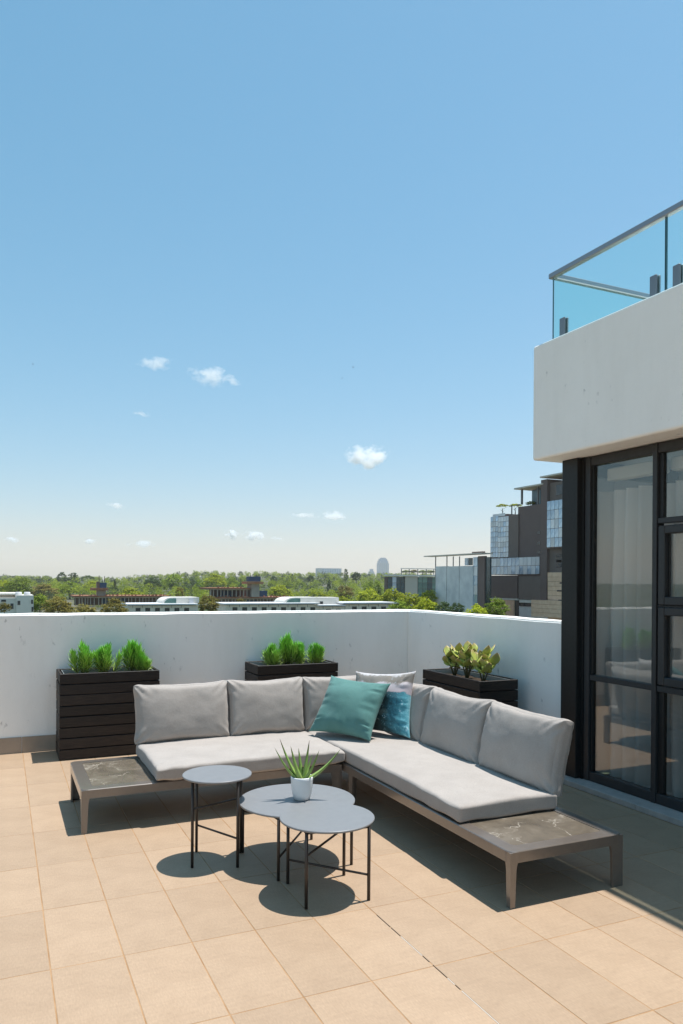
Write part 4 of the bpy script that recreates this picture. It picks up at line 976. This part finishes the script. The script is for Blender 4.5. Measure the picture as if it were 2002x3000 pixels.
# glass office with the roof garden
V3_ = 285.0; p = on_v(1205, 1740, V3_); go = empty('glass_office', (p.x, V3_, gz(330)), 'low glass office with beige wall panel and planted roof frame', 'building')
vbox(go, 'wall', C_dark, 1136, 1282, 1690, 1780, V3_ + .3, 3, zb=gz(330)); vbox(go, 'beige_wall', C_beige, 1188, 1224, 1689, 1780, V3_ - .5, 2, zb=gz(330))
def vgrid(parent, mats, px0, px1, py0, py1, V, nc, nr, gap=.15, name='pane'):
    pm = (px0 + px1) / 2; x0 = on_v(px0, py0, V).x; x1 = on_v(px1, py0, V).x; z1 = on_v(pm, py0, V).z; z0 = on_v(pm, py1, V).z; dx = (x1 - x0) / nc; dz = (z1 - z0) / nr; base = {}
    for i in range(nc):
        for k in range(nr):
            mm = mats[(i * 5 + k * 3) % len(mats)]; loc = Vector((x0 + (i + .5) * dx, V, z0 + (k + .5) * dz)) - root_loc(parent)
            if mm.name not in base:
                base[mm.name] = MB().box(-dx / 2 + gap / 2, dx / 2 - gap / 2, -.05, .05, -dz / 2 + gap / 2, dz / 2 - gap / 2).build(name, mm, None, (0, 0, 0)); o = base[mm.name]; o.parent = parent; o.location = loc
            else: copy_part(base[mm.name], parent, loc, name=name)
vgrid(go, [C_gdark, C_gdark, C_gblue], 1137, 1187, 1690, 1760, V3_, 4, 4); vgrid(go, [C_ggreen, C_gdark, C_ggreen], 1225, 1280, 1690, 1760, V3_, 4, 4)
vbox(go, 'roof_slab', C_white, 1140, 1282, 1684, 1688.5, V3_ - 1.2, 5)
for x in (1177, 1200, 1225, 1250, 1272): vbox(go, 'pergola_post', C_steel, x - .8, x + .8, 1666, 1684.3, V3_ + 1, .3)
vbox(go, 'pergola_beam', C_white, 1176, 1276, 1665, 1667.5, V3_ + .9, .5); vbox(go, 'pergola_beam', C_steel, 1176, 1276, 1674, 1675.5, V3_ + 1, .3)
Zr = on_v(1225, 1684, V3_).z
for x in (1190, 1213, 1238, 1262):
    tree(x, 1668 + (x % 3), 1683, 30, math.hypot(V3_ + 3, on_v(x, 1680, V3_ + 3).x), 'round', 'olive' if x % 2 else 'mid', {1190: 'leftmost', 1213: 'second from left', 1238: 'third from left', 1262: 'rightmost'}[x] + ' shrub in the planted roof frame of the glass office', 'shrubs on the glass office roof', Zr, 'roof_shrub')

# white building at the far left
VW = 165.0; p = on_v(50, 1790, VW); wb = empty('white_building', (p.x, VW, -20), 'white flat roofed building with two round roof stacks at the far left', 'building')
vbox(wb, 'wall', C_white, -40, 48, 1752, 1850, VW, 12, zb=-20); vbox(wb, 'wall', C_white, 48.5, 99, 1744, 1850, VW - 1, 10, zb=-20); vbox(wb, 'roof_slab', C_white, -42, 60, 1738, 1742, VW + 2, 14)
vbox(wb, 'roof_storey', C_beige, -40, 48, 1742.5, 1751.5, VW + 3, 10)
for x in (55, 80): c = on_v(x, 1745, VW + 2); MB().lathe((c.x, c.y, c.z), [(.62, -.6), (.62, .62), (.5, .75)], 20).build('roof_stack', C_conc, wb)
for x0_, y0_, w_, h_ in ((31, 1768, 9, 16), (52, 1760, 8, 12), (92, 1757, 5, 12), (93, 1778, 5, 14), (-14, 1768, 12, 16), (4, 1757, 14, 6)): vbox(wb, 'window', C_dwin, x0_, x0_ + w_, y0_, y0_ + h_, VW - 1.1 if x0_ > 48 else VW - .08, .3)

# long white row building with the two arched roofs
VR = 205.0; p = on_v(760, 1790, VR); rb = empty('row_building', (p.x, VR, -20), 'long low white building with dark square windows and two arched roofs', 'building')
def wing(x0, x1, ytop, wins):
    vbox(rb, 'wall', C_white, x0, x1, ytop + 5, 1850, VR, 10, zb=-20); vbox(rb, 'roof', C_conc, x0 - 5, x1 + 3, ytop, ytop + 3.5, VR - 1.2, 13)
    x = x0 + 20
    while x < x1 - 16:
        w_ = vbox(rb, 'window', C_dwin, x, x + 14, ytop + 12, ytop + 22, VR - .06, .3); vbox(w_, 'sill', C_white, x - 1, x + 15, ytop + 22.3, ytop + 23.6, VR - .25, .2); vbox(rb, 'roof_post', C_steel, x - 9, x - 8, ytop + 3.8, ytop + 12, VR - 1.0, .1); x += 28.5
wing(378, 580, 1769, 6); wing(662, 935, 1767, 9); wing(936, 1010, 1772, 2); wing(1012, 1166, 1765, 5)
def arch(x0, x1, ytop, ybot, xarc):
    A = on_v(x0, ybot, VR + 3); B = on_v(x1, ybot, VR + 3); T = on_v((x0 + x1) / 2, ytop, VR + 3); Q = on_v(xarc, ytop, VR + 3)
    z0 = A.z; z1 = T.z; xs = Q.x - A.x; poly = [(A.x, z0)] + [(A.x + xs * (1 - math.cos(rad(a))), z0 + (z1 - z0) * math.sin(rad(a))) for a in range(10, 91, 10)] + [(B.x, z1), (B.x, z0)]
    h = MB().prism(poly, 1, VR + 3, VR + 12).build('arched_roof', C_white, rb)
    k = .78; gp = [(A.x + xs * .22, z0 + .05)] + [(A.x + xs * .22 + xs * k * (1 - math.cos(rad(a))), z0 + .05 + (z1 - z0) * .78 * math.sin(rad(a))) for a in range(15, 91, 15)] + [(A.x + xs * 1.5, z0 + .05 + (z1 - z0) * .78), (A.x + xs * 1.5, z0 + .05)]
    MB().prism(gp, 1, VR + 2.85, VR + 2.99).build('arch_glass', C_ggreen, h)
arch(476, 584, 1750, 1769, 503); arch(832, 935, 1750, 1768, 864)
vbox(rb, 'roof_block', C_white, 930, 993, 1750, 1771, VR + 4, 6); vbox(rb, 'roof_door', C_dwin, 938, 947, 1762, 1771, VR + 3.9, .2); vbox(rb, 'roof_block', C_conc, 555, 568, 1752, 1768, VR + 2.7, .3)

# the two building sites
def site(V, decks, towerx, label, seed):
    rr = random.Random(seed); p = on_v(towerx, 1760, V); t = empty('building_site', (p.x, V, gz(V * 1.1)), label, 'building site')
    for x0, x1, yt, yb in decks:
        vbox(t, 'deck', C_orange, x0, x1, yt, yt + 4, V, 16); vbox(t, 'deck', C_rawc, x0 + 1, x1 - 1, yt + 4.2, yt + 6, V + .3, 15)
        x = x0 + 4
        while x < x1 - 3:
            vbox(t, 'column', C_rawc, x, x + rr.uniform(1.6, 2.6), yt + 6.2, yb, V + .6, .6)
            if rr.random() < .75: vbox(t, 'formwork', C_orange, x + rr.uniform(-2, 3), x + rr.uniform(3.5, 6), yt - rr.uniform(2, 5), yt - .2, V + rr.uniform(.2, 3), .4)
            x += rr.uniform(8, 13)
        vbox(t, 'back_wall', C_dark, x0 + 2, x1 - 2, yt + 6.5, yb, V + 9, .5)
        vbox(t, 'props', C_blueb, x0 + (x1 - x0) * .3, x0 + (x1 - x0) * .55, yt + 8, yb, V + 6, .5)
    return t
s1 = site(300, ((216, 500, 1745, 1772),), 296, 'left building site with orange decks and a small core tower', 1)
vbox(s1, 'core', C_rawc, 288, 311, 1730.5, 1745, 301, 6); vbox(s1, 'platform', C_orange, 271, 317, 1723, 1730, 299, 8); vbox(s1, 'site_cabin', C_blueb, 293, 313, 1707, 1722.6, 301, 4); vbox(s1, 'site_cabin', C_dark, 286, 292.5, 1704, 1722.6, 301, 4)
for x, yt in ((291, 1686), (307, 1688), (300, 1698)): vbox(s1, 'mast', C_dark, x - .9, x + .9, yt, 1706, 302, .25)
s2 = site(290, ((613, 733, 1722, 1748), (636, 846, 1749, 1771)), 750, 'right building site with two orange decks and a taller core tower', 2)
vbox(s2, 'core', C_rawc, 738, 761, 1711.5, 1749, 289, 6); vbox(s2, 'platform', C_orange, 726, 773, 1704, 1711, 287.5, 8); vbox(s2, 'site_cabin', C_blueb, 731, 764, 1689, 1703.6, 289.5, 4); vbox(s2, 'site_net', C_blueb, 762, 784, 1731, 1748, 291, 4)
for x, yt in ((736, 1685), (752, 1683), (760, 1680), (757, 1686)): vbox(s2, 'mast', C_dark, x - .9, x + .9, yt, 1690, 290.5, .25)

# far landmarks
D = 2600.0; p = at_d(968, 1690, D); ob_ = empty('far_office', (p.x, p.y, gz(D)), 'distant blue glass office block on the skyline', 'building')
vv = p.y
vbox(ob_, 'wall', C_conc, 935, 1001, 1665, 1700, vv + 1, 30, zb=gz(D)); vgrid(ob_, [C_gblue], 944, 1000, 1667, 1684, vv, 8, 3, 2.0)
D = 5200.0; p = at_d(1126, 1690, D); ft = empty('far_tower', (p.x, p.y, 0), 'tall hazy distant tower with stepped crown on the skyline', 'tower'); vv = p.y
C_far = mat_simple('far_tower_hazed', (.30, .36, .44), (.38, .44, .52), .01, .4, .5)  # pale blue-grey: distance haze painted into the tower colour, beyond the haze volume
for x0, x1, yt in ((1112, 1140, 1650), (1114, 1138, 1643), (1117, 1135, 1637), (1121, 1131, 1634)): vbox(ft, 'tier', C_far, x0, x1, yt, 1700, vv + (yt - 1634) * -.6, 40, zb=0)
for x in (1117, 1123, 1129, 1135): vbox(ft, 'rib', C_white, x - .5, x + .5, 1648, 1700, vv - 12, 2, zb=0)
p = at_d(1091, 1690, D); ft2 = empty('far_tower', (p.x, p.y, 0), 'smaller pointed hazy building left of the distant tower', 'tower'); vv = p.y
for x0, x1, yt in ((1083, 1099, 1680), (1085, 1097, 1674), (1089, 1094, 1667)): vbox(ft2, 'tier', C_far, x0, x1, yt, 1700, vv - (yt - 1667) * .5, 30, zb=0)

# ================================================================== CLOUDS, BIRDS, HAZE
def cloud(px, py, wpx, hpx, dens, seed, label, thr=.42):
    d = ray(px, py); el = d.z / math.hypot(d.x, d.y); D = min(1500 / el, 15000); c = at_d(px, py, D); W = wpx * D / F_PX / 2 * 1.4; Hh = hpx * D / F_PX / 2 * 1.5
    m, n, l, p = new_mat('cloud_vapour'); n.remove(p); pv = n.new('ShaderNodeVolumePrincipled'); pv.inputs['Color'].default_value = (1, 1, 1, 1); pv.inputs['Anisotropy'].default_value = .2
    tc = n.new('ShaderNodeTexCoord'); ns = n.new('ShaderNodeTexNoise'); ns.inputs['Scale'].default_value = 2.1; ns.inputs['Detail'].default_value = 6; ns.inputs['Roughness'].default_value = .62
    mp = n.new('ShaderNodeMapping'); mp.inputs['Location'].default_value = (seed * 3.7, seed * 1.3, 0); mp.inputs['Scale'].default_value = (1, 1, Hh / W * 1.4); l.new(tc.outputs['Object'], mp.inputs[0]); l.new(mp.outputs[0], ns.inputs['Vector'])
    ln = n.new('ShaderNodeVectorMath'); ln.operation = 'LENGTH'; l.new(tc.outputs['Object'], ln.inputs[0])
    fo = n.new('ShaderNodeMapRange'); fo.inputs['From Min'].default_value = 0; fo.inputs['From Max'].default_value = 1; fo.inputs['To Min'].default_value = .30; fo.inputs['To Max'].default_value = -.62; l.new(ln.outputs['Value'], fo.inputs['Value'])
    ad = n.new('ShaderNodeMath'); ad.operation = 'MULTIPLY_ADD'; ad.inputs[1].default_value = 1.9; l.new(ns.outputs['Fac'], ad.inputs[0]); l.new(fo.outputs[0], ad.inputs[2])
    mr = n.new('ShaderNodeMapRange'); mr.inputs['From Min'].default_value = thr + .50; mr.inputs['From Max'].default_value = thr + 1.0; mr.inputs['To Max'].default_value = dens / W; l.new(ad.outputs[0], mr.inputs['Value'])
    l.new(mr.outputs[0], pv.inputs['Density']); l.new(pv.outputs[0], n['Material Output'].inputs['Volume'])
    bm = bmesh.new(); bmesh.ops.create_icosphere(bm, subdivisions=2, radius=1.0); me = bpy.data.meshes.new('cloud'); bm.to_mesh(me); bm.free(); me.materials.append(m)
    o = bpy.data.objects.new('cloud', me); COL.objects.link(o); o.location = c; o.scale = (W, W, Hh); o.rotation_euler = (0, 0, -YAW); tag(o, label, 'cloud', 'small fair weather clouds')
CL = [(1078, 1340, 150, 84, 9, 1, 'brightest small white cloud standing alone right of centre', .36), (630, 1105, 165, 62, 5, 2, 'white cloud left of centre, right one of the upper pair', .40), (455, 1058, 140, 52, 3, 3, 'thin wispy cloud, left one of the upper pair', .44),
 (980, 1512, 100, 34, 5, 4, 'small flat cloud low above the distant tower', .38), (885, 1511, 120, 26, 3, 5, 'thin flat cloud left of the one above the distant tower', .42), (680, 1565, 48, 36, 5, 6, 'small round cloud low over the site towers, left of two', .36),
 (742, 1570, 76, 36, 5, 7, 'small cloud low over the site towers, right of two', .36), (416, 1592, 100, 28, 4, 8, 'flat cloud just above the trees left of centre', .38), (338, 1480, 84, 22, 3, 9, 'faint flat cloud high above the left building site', .40),
 (263, 1587, 56, 22, 3, 10, 'faint small cloud above the left site tower', .40), (38, 1581, 56, 22, 3, 11, 'faint small cloud at the left edge', .40), (415, 1213, 70, 26, 1.5, 12, 'barely visible wisp below the upper left clouds', .44), (812, 1578, 70, 16, 2, 13, 'very thin low cloud right of the two round ones', .40)]
for a in CL: cloud(*a[:4], a[4] * (2.2 if a[1] > 1450 else 1.3), *a[5:])
M_bird = mat_simple('dark_feathers', (.03, .03, .035), None, rough=.8)
for px, py, dist, lb in ((1035, 1076, 60, 'dark bird high in the sky right of centre, upper one'), (1003, 1108, 75, 'dark bird high in the sky right of centre, lower one'), (97, 1067, 70, 'tiny dark bird near the left edge of the sky')):
    c = at_d(px, py, dist); b = empty('bird', c, lb, 'bird', 'birds in the sky')
    MB().lathe(c, [(.004, -.07), (.022, -.02), (.025, .02), (.006, .09)], 8).build('body', M_bird, b).rotation_euler = (0, 0, 0)
    for s_ in (-1, 1): MB().add([(c.x, c.y - .03, c.z), (c.x, c.y + .03, c.z + .004), (c.x + s_ * .10, c.y + .015, c.z + .04), (c.x + s_ * .17, c.y - .03, c.z + .02), (c.x + s_ * .1, c.y - .035, c.z + .03)], [(0, 1, 2, 4), (4, 2, 3)]).build('wing', M_bird, b)
hz, hn, hl, hp = new_mat('haze_air'); hn.remove(hp); hv = hn.new('ShaderNodeVolumePrincipled'); hv.inputs['Color'].default_value = (1, .965, .94, 1); hv.inputs['Density'].default_value = .00008; hv.inputs['Anisotropy'].default_value = .2
hl.new(hv.outputs[0], hn['Material Output'].inputs['Volume'])
tag(MB().box(-7000, 7000, -7000, 7000, -21.5, 190).build('haze', hz), kind='stuff')
